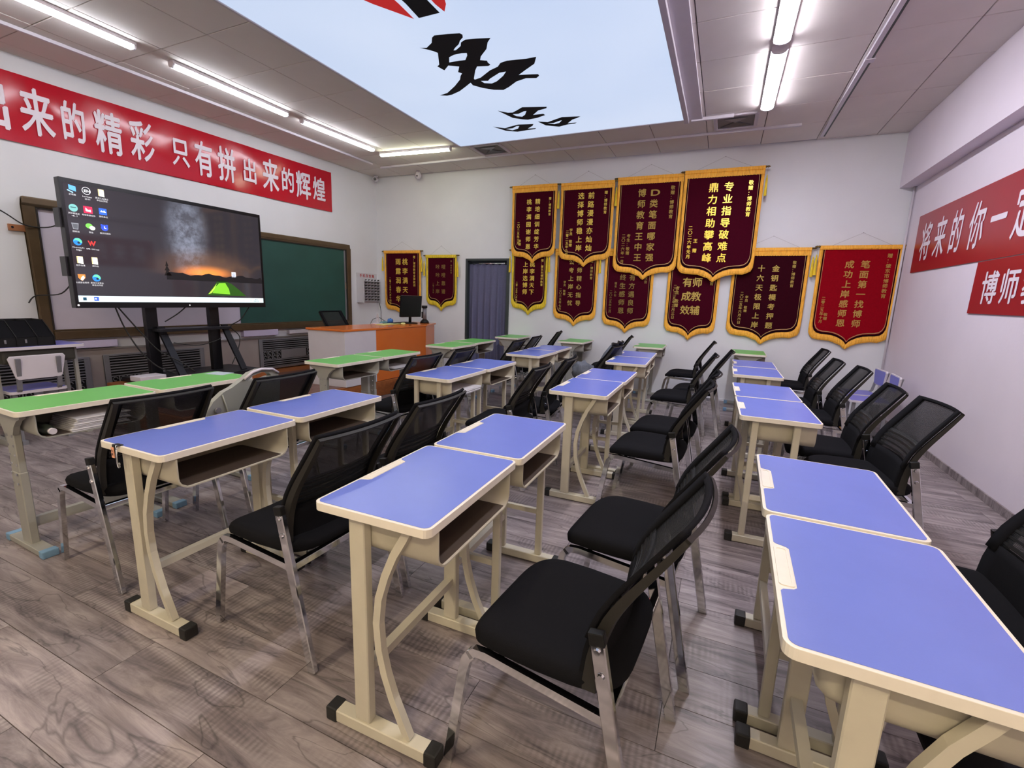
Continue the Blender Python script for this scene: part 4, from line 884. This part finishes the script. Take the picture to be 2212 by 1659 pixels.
D('g', 'G2', -3.18, 1.89, 0, 'green desk with grey paper taped on its far corner, before television', g1)
D('g', 'G3', -3.12, 3.22, -.6, 'green desk before white end of lectern, nearer of the middle green pair', g1)
D('g', 'G4', -3.13, 3.835, 0, 'green desk before the orange lectern, farther of the middle green pair', g1)
D('g', 'G5', -3.09, 5.02, -.6, 'green desk left of doorway curtain, nearer of the far green pair', g1)
D('g', 'G6', -3.13, 5.67, -.3, 'green desk overlapping doorway curtain, farther of the far green pair', g1)
D('g', 'G7', -3.02, 6.78, 2, 'green single desk right in front of the doorway curtain', gw)
D('c', 'P1', -1.99, 1.225, 0, 'blue desk with salmon tag and hook clipped on its left edge', g2)
D('l', 'P2', -2.0, 1.852, 0, 'blue desk directly beyond the one with the salmon tag', g2)
D('l', 'P3', -1.965, 3.135, 0, 'blue desk holding a stack of white paper in its box', g2)
D('l', 'P4', -1.955, 3.745, .4, 'blue desk beyond the paper-filled one, second row middle', g2)
D('l', 'P5', -1.93, 4.88, -1, 'blue desk in second row, nearer of its farthest pair', g2)
D('l', 'P6', -1.94, 5.51, .3, 'blue desk in second row, farther of its farthest pair', g2)
D('g', 'G8', -1.98, 6.78, -.5, 'green single desk under the small yellow-fringed and second lower pennants', gw)
D('c', 'P7', -.84, 1.22, 1, 'blue desk nearest centre foreground with glossy worn patch on top', g3)
D('l', 'P8', -.84, 1.835, .9, 'blue desk adjoining the far side of centre foreground desk', g3)
D('c', 'P9', -.82, 3.185, .7, 'blue desk with curved brace at picture centre, nearer of middle pair', g3)
D('l', 'P10', -.82, 3.79, .9, 'blue desk in third row, farther of its middle pair', g3)
D('c', 'P11', -.84, 4.90, 2.2, 'blue desk right of grey bag chair, nearer of third row far pair', g3)
D('l', 'P12', -.865, 5.53, 2, 'blue desk right of grey hood, farther of third row far pair', g3)
D('g', 'G9', -.89, 6.79, 1, 'green single desk below the four-character pennant', gw)
D('c', 'P18', .37, 1.175, -1.4, 'blue desk filling the lower right corner of the picture', g4)
D('l', 'P17', .38, 1.79, -1.5, 'blue desk adjoining far side of the lower right corner desk', g4)
D('l', 'P16', .34, 3.105, 1.2, 'blue desk in right row with two plain legs facing viewer, middle pair nearer', g4)
D('l', 'P15', .33, 3.72, .7, 'blue desk in right row, farther of its middle pair', g4)
D('l', 'P13', .34, 4.80, -.2, 'blue desk in right row, nearer of its farthest pair', g4)
D('l', 'P14', .35, 5.44, -.8, 'blue desk in right row, farther of its farthest pair', g4)
D('g', 'G10', .36, 6.79, -1, 'green single desk under the dark maroon pennant, behind right row', gw)

# things on and in desks
t = thing('paper_stack', 'fanned stack of white booklets and red folder in the leftmost green desk', 'papers', (-3.1, 1.27, .606))
for i in range(9):
    o = MB().box(-.11, .12+.006*(i % 3), -.12+.004*i, .15-.006*(i % 4), 0, .006).build('booklet', M_paper if i else mat('red_cover', (176, 40, 40), .6), t, loc=(.0, .0, .0085*i)); o.rotation_euler = (0, 0, .03*math.sin(i*2.1))
t = thing('bottle', 'lying bottle with round white cap in the leftmost green desk', 'bottle', (-3.07, 1.085, .638))
MB().tube([(-.1, 0, 0), (-.09, 0, 0), (.05, 0, 0), (.075, 0, 0)], [.02, .026, .026, .015], 14).build('body', mat('dark_green_bottle', (50, 56, 44), .3), t); MB().tube([(.07, 0, 0), (.095, 0, 0)], .016, 14).build('cap', M_plastic, t)
o = MB().box(-.075, .075, -.055, .055, 0, .001).build('paper_sheet', mat('grey_printed_paper', (190, 204, 212), .6, noise=.1, nscale=60), None, loc=(-3.262, 2.13, .7614)); o.rotation_euler = (0, 0, .25); tag(o, 'grey blue printed paper stuck on the far corner of a green desk', 'paper')
t = thing('paper_stack', 'thick white paper stack poking out of the second row middle desk', 'papers', (-1.9, 3.16, .606))
for i in range(5): MB().box(-.14, .13, -.17, .16, 0, .006).build('booklet', M_paper, t, loc=(.004*(i % 2), .006*i, .007*i))
t = thing('paper_stack', 'rumpled grey papers inside the middle green desk before the lectern', 'papers', (-3.07, 3.86, .606))
for i in range(4): MB().box(-.13, .11, -.15, .14, 0, .005).build('booklet', M_paper, t, loc=(.005*(i % 2), .01*i, .006*i))
# clip with hook and tag
t = thing('clip_hook', 'salmon tag and steel hook clipped to the edge of a blue desk', 'hook', (-2.065, .925, .762)); t.scale = (.72, 1, .8)
MB().box(-.012, .012, -.006, .012, .0, .003).box(-.012, .012, -.009, -.002, -.03, .004).build('clip', M_cap, t, bevel=.001, seg=1)
MB().box(-.014, .010, -.013, -.009, -.062, -.008).build('tag', M_tag, t, bevel=.002, seg=1)
letters([('布', -.002, -.025, .013, .013), ('福', -.002, -.042, .013, .013)], (0, -.0135, 0), (1, 0, 0), (0, 0, 1), 'lettering', M_cap, t, .01)
MB().tube([(.03, -.008, .006), (.03, -.012, -.06), (.03, -.012, -.085), (.034, -.012, -.1), (.042, -.012, -.104), (.05, -.012, -.098), (.052, -.012, -.086), (.047, -.012, -.078)], .0028, 8).build('hook', M_chrome, t)
MB().box(.02, .04, -.01, .012, .0, .003).build('clip', M_cap, t)

# ================================================================== CHAIRS
PROF = [(.118, .40), (.115, .45), (.122, .52), (.135, .58), (.158, .64), (.19, .695), (.228, .75), (.27, .81), (.305, .862), (.315, .876)]
def pf(s):
    s = max(0, min(1, s))*(len(PROF)-1); i = min(int(s), len(PROF)-2); k = s-i
    return PROF[i][0]*(1-k)+PROF[i+1][0]*k, PROF[i][1]*(1-k)+PROF[i+1][1]*k
def back_pt(s, y, off=0.):
    x, z = pf(s); x2, z2 = pf(min(s+.02, 1)); x1, z1 = pf(min(s+.02, 1)-.04); n = Vector((z2-z1, 0, -(x2-x1))).normalized()
    hw = .222-.012*s; yy = y*hw
    bow = .028*(1-y*y)
    return (x+bow+n.x*off, yy, z+n.z*off)
def slab(s0, s1, y0, y1, th, ns=6, ny=6, off=0., smooth=True):
    b = MB(); R_ = []
    top = [[back_pt(s0+(s1-s0)*i/ns, y0+(y1-y0)*j/ny, off+th/2) for j in range(ny+1)] for i in range(ns+1)]
    bot = [[back_pt(s0+(s1-s0)*i/ns, y0+(y1-y0)*j/ny, off-th/2) for j in range(ny+1)] for i in range(ns+1)]
    b.grid(top, smooth); b.grid(bot, smooth)
    b.grid([top[0], bot[0]], False); b.grid([top[-1], bot[-1]], False)
    b.grid([[r[0] for r in top], [r[0] for r in bot]], False); b.grid([[r[-1] for r in top], [r[-1] for r in bot]], False)
    return b
def make_chair(label, loc, rz, group):
    t = thing('mesh_back_chair', label, 'chair', loc, rz, group)
    # seat cushion, superellipse
    nu, nv = 20, 20; top = []
    def seat_row(k):   # k: 0 bottom rim, 1 lower side, 2 upper side .. dome
        zz, ins = k; r = []
        for i in range(40):
            a_ = 2*math.pi*i/40; c_, s_ = math.cos(a_), math.sin(a_); e = 2/4.6
            x = -.02+(.225-ins)*math.copysign(abs(c_)**e, c_); y = (.232-ins)*math.copysign(abs(s_)**e, s_)
            fr_ = max(0, (-x-.1)/.15); z = zz-.032*fr_**2*(1 if zz > .42 else .4)-.006*(x+.02)
            z -= .010*max(0, 1-(y/.2)**2)*(zz > .455)
            r.append((x, y*(1-.06*max(0, x)/.2), z))
        return r
    rows = [seat_row(k) for k in ((.418, .03), (.418, .008), (.428, 0), (.448, -.002), (.462, .004), (.470, .016), (.474, .04), (.474, .09), (.473, .15))]
    b = MB().grid(rows, True, close=True); b.add(rows[0], [tuple(range(40))]); b.add(rows[-1], [tuple(range(40))], True)
    b.build('seat', M_fabric, t)
    # back: outer frame, mesh, ribs, lower panel
    f = MB()
    for s_ in (-1, 1):
        R1 = []
        for k in range(19):
            s1 = .06+.94*k/18; th = .036*(1-s1)+.012*s1; ya, yb2 = s_*(.90+.02*s1), s_*(1.0)
            R1.append([back_pt(s1, ya, -.006), back_pt(s1, yb2, -.006), back_pt(s1, yb2, th-.006), back_pt(s1, ya, th-.006)])
        f.grid(R1, False, close=True); f.add(R1[0], [(0, 1, 2, 3)]); f.add(R1[-1], [(0, 1, 2, 3)])
    f2 = slab(.955, 1., -1, 1, .012, 2, 8); f.add(f2.v, f2.f, False)
    fr_ = f.build('back_frame', M_olive, t, bevel=.0)
    # fabric cover band round the front of the frame
    c = MB()
    for (a0, a1, y0, y1, nn, mm) in ((.3, 1, -1, -.8, 10, 2), (.3, 1, .8, 1, 10, 2), (.90, 1, -.8, .8, 2, 8)):
        q = slab(a0, a1, y0, y1, .012, nn, mm, -.018); c.add(q.v, q.f, True)
    c.build('back_edging', M_fabric, t)
    slab(.52, .92, -.82, .82, .003, 8, 10, -.012).build('back_mesh', M_mesh, t)
    q = slab(.06, .34, -.96, .96, .03, 5, 8, -.006); q.build('lower_back_panel', M_fabric, t)
    q = slab(.34, .54, -.84, .84, .008, 4, 8, -.014); q.build('lumbar_panel', M_mesh, t)
    r = MB()
    for i in range(4):
        q = slab(.36+.045*i, .375+.045*i, -.82, .82, .012, 1, 8, -.014); r.add(q.v, q.f, False)
    r.build('lumbar_ribs', M_blackp, t)
    for s_ in (-1, 1):
        y = s_*.247
        MB().sweep([(.272, y, .0), (.148, y, .600)], .020, .036, (0, 1, 0)).build('leg', M_chrome, t, bevel=.003, seg=1)
        MB().sweep([(.151, y, .585), (.1445, y, .618)], .022, .038, (0, 1, 0)).build('leg_cap', M_blackp, t, bevel=.004)
        yb = s_*.2575
        for z in (.575, .515):
            x = .272-(.272-.148)*z/.6; MB().tube([(x, yb, z), (x, yb+s_*.006, z)], [.010, .007], 10, False).build('bolt', M_chrome, t)
        MB().sweep([(-.283, y*.93, 0), (-.232, y*.93, .33), (-.222, y*.93, .37), (-.205, y*.93, .392)], .020, .028, (0, 1, 0)).build('leg', M_chrome, t)
        MB().sweep([(-.215, y*.93, .385), (-.195, y*.93, .402), (-.16, y*.93, .406), (.185, y*.955, .385)], .020, .024, (0, 1, 0)).build('seat_rail', M_chrome, t)
    MB().box(.165, .19, -.236, .236, .372, .398).build('crossbar', M_chrome, t, bevel=.002, seg=1)
    MB().box(-.13, -.11, -.228, .228, .392, .412).build('crossbar', M_chrome, t)
    return t
ga, gb, gc, gd = 'black chairs behind the green row', 'black chairs behind the second row', 'black chairs behind the third row', 'black chairs along the right wall'
CH = [
 (-2.60, 1.25, -1, 'black chair nearest the left edge, seen through its mesh back', ga),
 (-2.58, 1.88, 1, 'black chair with a grey plastic shell propped on its seat', ga),
 (-2.46, 3.13, 0, 'black chair behind the nearer middle green desk before the lectern', ga),
 (-2.42, 3.66, 4, 'black chair behind the farther middle green desk', ga),
 (-2.42, 4.90, 5, 'black chair behind the nearer far green desk, left of second row far pair', ga),
 (-2.47, 5.60, 6, 'black chair behind the farther far green desk near doorway', ga),
 (-2.54, 6.70, 10, 'black chair beside the doorway single green desk, by far wall', ga),
 (-1.49, 1.30, -1, 'black chair left of the centre foreground desk, nearer of two', gb),
 (-1.50, 1.86, 0, 'black chair left of the centre foreground pair, farther of two', gb),
 (-1.46, 3.12, 3, 'black chair left of curved-brace centre desk, nearer of two', gb),
 (-1.43, 3.72, 5, 'black chair left of the third row middle pair, farther of two', gb),
 (-1.32, 5.16, -4, 'black chair with dark coat on back and grey bundle on its seat', gb),
 (-1.45, 6.62, 6, 'black chair by far wall between second and third green single desks', gb),
 (-.31, 1.20, -5, 'black chair in the centre foreground with its whole chrome leg showing', gc),
 (-.235, 1.835, -5, 'black chair directly beyond the centre foreground chair', gc),
 (-.33, 3.02, -3, 'black chair in third row middle with wide shiny bolted leg', gc),
 (-.30, 3.58, -3, 'black chair in third row middle, farther of the middle two', gc),
 (-.33, 4.85, -2, 'black chair in third row, nearer of the far two', gc),
 (-.18, 5.37, -3, 'black chair in third row pulled right, farther of the far two', gc),
 (-.37, 6.52, -2, 'black chair alone before the pennant wall right of a green single desk', gc),
 (.755, 1.20, -2, 'black chair in the lower right corner mostly hidden under the desk', gd),
 (.80, 1.83, -3, 'black chair cut off by the right edge of the picture', gd),
 (.79, 3.08, 4, 'black chair at right whose mesh panel shows the pink wall through it', gd),
 (.735, 3.60, -3, 'black chair at right just beyond the one with visible mesh panel', gd),
 (.80, 4.60, -1, 'black chair in right row, nearer of the three far chairs', gd),
 (.73, 5.16, 0, 'black chair in right row, middle of the three far chairs', gd),
 (.83, 6.36, 0, 'black chair in right row, farthest, under the crimson pennant', gd),
]
first = None
for x, y, a_, lab, grp in CH:
    if first is None: first = make_chair(lab, (x, y, 0), DG(a_), grp)
    else: dup(first, (x, y, 0), DG(a_), lab, grp)
dup(first, (-5.0, 5.2, .205), math.pi, 'dark blue black chair on the stage behind the lectern', 'teacher chair')

# grey shell on chair A2
t = thing('plastic_shell', 'grey moulded plastic shell with carrying handle propped against a black chair', 'plastic shell', (-2.5, 1.66, .47), DG(4))
prof = [(-.16, .0), (-.145, .24), (-.11, .29), (-.05, .335), (0, .352), (.06, .385), (.11, .42), (.17, .435), (.24, .43), (.30, .40), (.33, .36), (.34, .0)]
hole = [(.10, .375), (.13, .40), (.19, .413), (.24, .405), (.26, .385), (.2, .375)]
loops = [[Vector((a_, b_, 0)) for a_, b_ in prof], [Vector((a_, b_, 0)) for a_, b_ in reversed(hole)]]
tri = tessellate_polygon(loops); pts = [p for l in loops for p in l]; nn = len(pts); b = MB()
b.add([(.0+.15*p.y, p.x, p.y) for p in pts]+[(-.035+.15*p.y, p.x, p.y) for p in pts], [tuple(q) for q in tri]+[tuple(i+nn for i in reversed(q)) for q in tri])
n0 = len(prof); b.f += [(i, (i+1) % n0, (i+1) % n0+nn, i+nn) for i in range(n0)]+[(n0+i, n0+(i+1) % 6, n0+(i+1) % 6+nn, n0+i+nn) for i in range(6)]; b.sm += [False]*(n0+6)
b.build('shell', M_pgrey, t, bevel=.006)
MB().tube([(.04, -.09, .24), (.052, -.09, .24)], .016, 16).build('rivet', M_gmetal, t, bevel=0)
MB().tube([(.03, -.14, .22), (.03, -.09, .16), (.02, -.05, .06), (.01, -.03, .0)], .004, 6).build('rib', M_pgrey, t); MB().tube([(.05, -.06, .32), (.04, -.02, .2), (.02, 0, .05)], .004, 6).build('rib', M_pgrey, t)
MB().tube([(.065, .07, .39), (.072, .12, .425), (.072, .18, .435), (.07, .26, .425), (.06, .31, .395)], .008, 8).build('handle', M_plastic, t)
# coat + hood on chair B5/B6, grey bundle on the seat
crumple('grey_bundle', M_greyc, (-1.40, 5.12, .474), (.12, .13, .115), 'round grey fleece bundle resting on a black chair seat', 'bundle', 11)
t = thing('dark_coat', 'dark coat with grey hood draped over the back of a black chair', 'coat', (-1.32, 5.2, 0), DG(-4))
rows = []
for i in range(15):
    s_ = .28+.78*i/14; r = []
    for j in range(13):
        y = -1.06+2.12*j/12; p = Vector(back_pt(min(s_, 1), y, -.03-.012*math.sin(j*1.3+i*.5)-.02*(1-abs(y))))
        if s_ > 1: p.z += (s_-1)*.4
        r.append(tuple(p))
    rows.append(r)
rows2 = [[(p[0]+.012, p[1], p[2]-.004) for p in r] for r in rows]
b = MB().grid(rows); b.grid(rows2); b.grid([[r[0] for r in rows], [r[0] for r in rows2]]); b.grid([[r[-1] for r in rows], [r[-1] for r in rows2]]); b.grid([rows[-1], rows2[-1]]); b.grid([rows[0], rows2[0]])
b.build('coat_body', M_blackp, t)
hb = MB().tube([(.08, .06, .56), (.12, .09, .62), (.18, .12, .72), (.24, .15, .82), (.27, .17, .86)], [.03, .075, .09, .085, .04], 14); hb.build('hood', M_greyc, t)

# ================================================================== LEFT: teacher side table, rack, small chair
sd = thing('side_table', 'blue topped white edged side desk near the wall at the left edge', 'table', (-5.5, 1.94, .106), 0)
MB().prism(rrect(-.21, .21, -.3, .3, .02), .70, .725).build('tabletop', M_plastic, sd, bevel=.003); MB().prism(rrect(-.2, .2, -.29, .29, .015), .7251, .7262).build('laminate', M_kblue, sd)
MB().box(-.15, .17, -.24, .24, .58, .70).build('book_box', mat('dark_box', (56, 54, 46), .6), sd, bevel=.02)
for s_ in (-1, 1):
    MB().box(.08, .11, s_*.26-.013, s_*.26+.013, -.06, .70).build('leg', M_leg2, sd); MB().box(-.12, -.09, s_*.26-.013, s_*.26+.013, -.06, .70).build('leg', M_leg2, sd); MB().box(-.18, .18, s_*.26-.02, s_*.26+.02, -.106, -.06).build('foot_bar', M_leg2, sd)
rk = thing('file_rack', 'black slanted file rack with dividers standing on the side desk', 'rack', (-5.5, 1.80, .833))
for y in (-.26, -.13, .0, .13, .24):
    MB().prism([(-.18, .0), (.19, .0), (.19, .08), (.02, .215), (-.18, .215)], y-.003, y+.003, 'xz').build('divider', M_blackp, rk)
MB().sweep([(.18, -.01, .075), (.015, -.01, .205)], .5, .006, (0, 1, 0)).build('sloping_panel', M_fabric, rk)
MB().box(.178, .184, -.26, .24, 0, .075).build('front_lip', M_blackp, rk); MB().box(-.18, -.174, -.26, .24, 0, .215).build('rear_panel', M_blackp, rk)
for y in (-.07, .055): MB().box(.186, .192, y-.006, y+.006, .03, .06).build('label_tab', M_gmetal, rk)
kc = thing('student_chair', 'small school chair with plain white back panel before the side desk', 'chair', (-5.5, 1.87, 0))
def school_chair(t, back_m, seat_m, hx=.19):
    MB().prism(rrect(-.18, .18, -.19, .19, .03), .40, .422).build('seat', M_plastic, t, bevel=.004); MB().prism(rrect(-.17, .17, -.18, .18, .025), .4221, .4235).build('seat_pad', seat_m, t)
    bk = [(-.17, .70), (.17, .70), (.185, .68), (.15, .53), (.135, .515), (-.135, .515), (-.15, .53), (-.185, .68)]
    MB().prism(bk, .20, .22, 'yz').build('backrest', M_plastic, t, bevel=.006)
    if back_m: MB().prism([(y*.9, .61+(z-.61)*.86) for y, z in bk], .197, .2, 'yz').build('backrest_pad', back_m, t)
    for s_ in (-1, 1):
        MB().sweep([(.15, s_*.13, .40), (.19, s_*.13, .44), (.235, s_*.13, .68)], .03, .02, (0, 1, 0)).build('back_support', M_gmetal, t)
        MB().box(.12, .15, s_*.15-.014, s_*.15+.014, .03, .40).build('leg', M_gmetal, t); MB().box(-.15, -.12, s_*.15-.014, s_*.15+.014, .03, .40).build('leg', M_gmetal, t)
        MB().box(-.2, .2, s_*.15-.018, s_*.15+.018, 0, .03).build('foot_bar', M_gmetal, t)
    return t
school_chair(kc, None, M_kblue); kc.scale = (1, 1, 1.085); kc.location.y = 1.90
k2 = thing('student_chair', 'blue school chair against the right wall, farther and smaller of two', 'chair', (1.49, 6.40, 0), DG(2), 'blue school chairs at the right wall')
school_chair(k2, M_kblue, M_kblue)
dup(k2, (1.50, 5.96, 0), DG(-3), 'blue school chair against the right wall, nearer of two', 'blue school chairs at the right wall')

# remove the glyph source
bpy.data.objects.remove(_to)
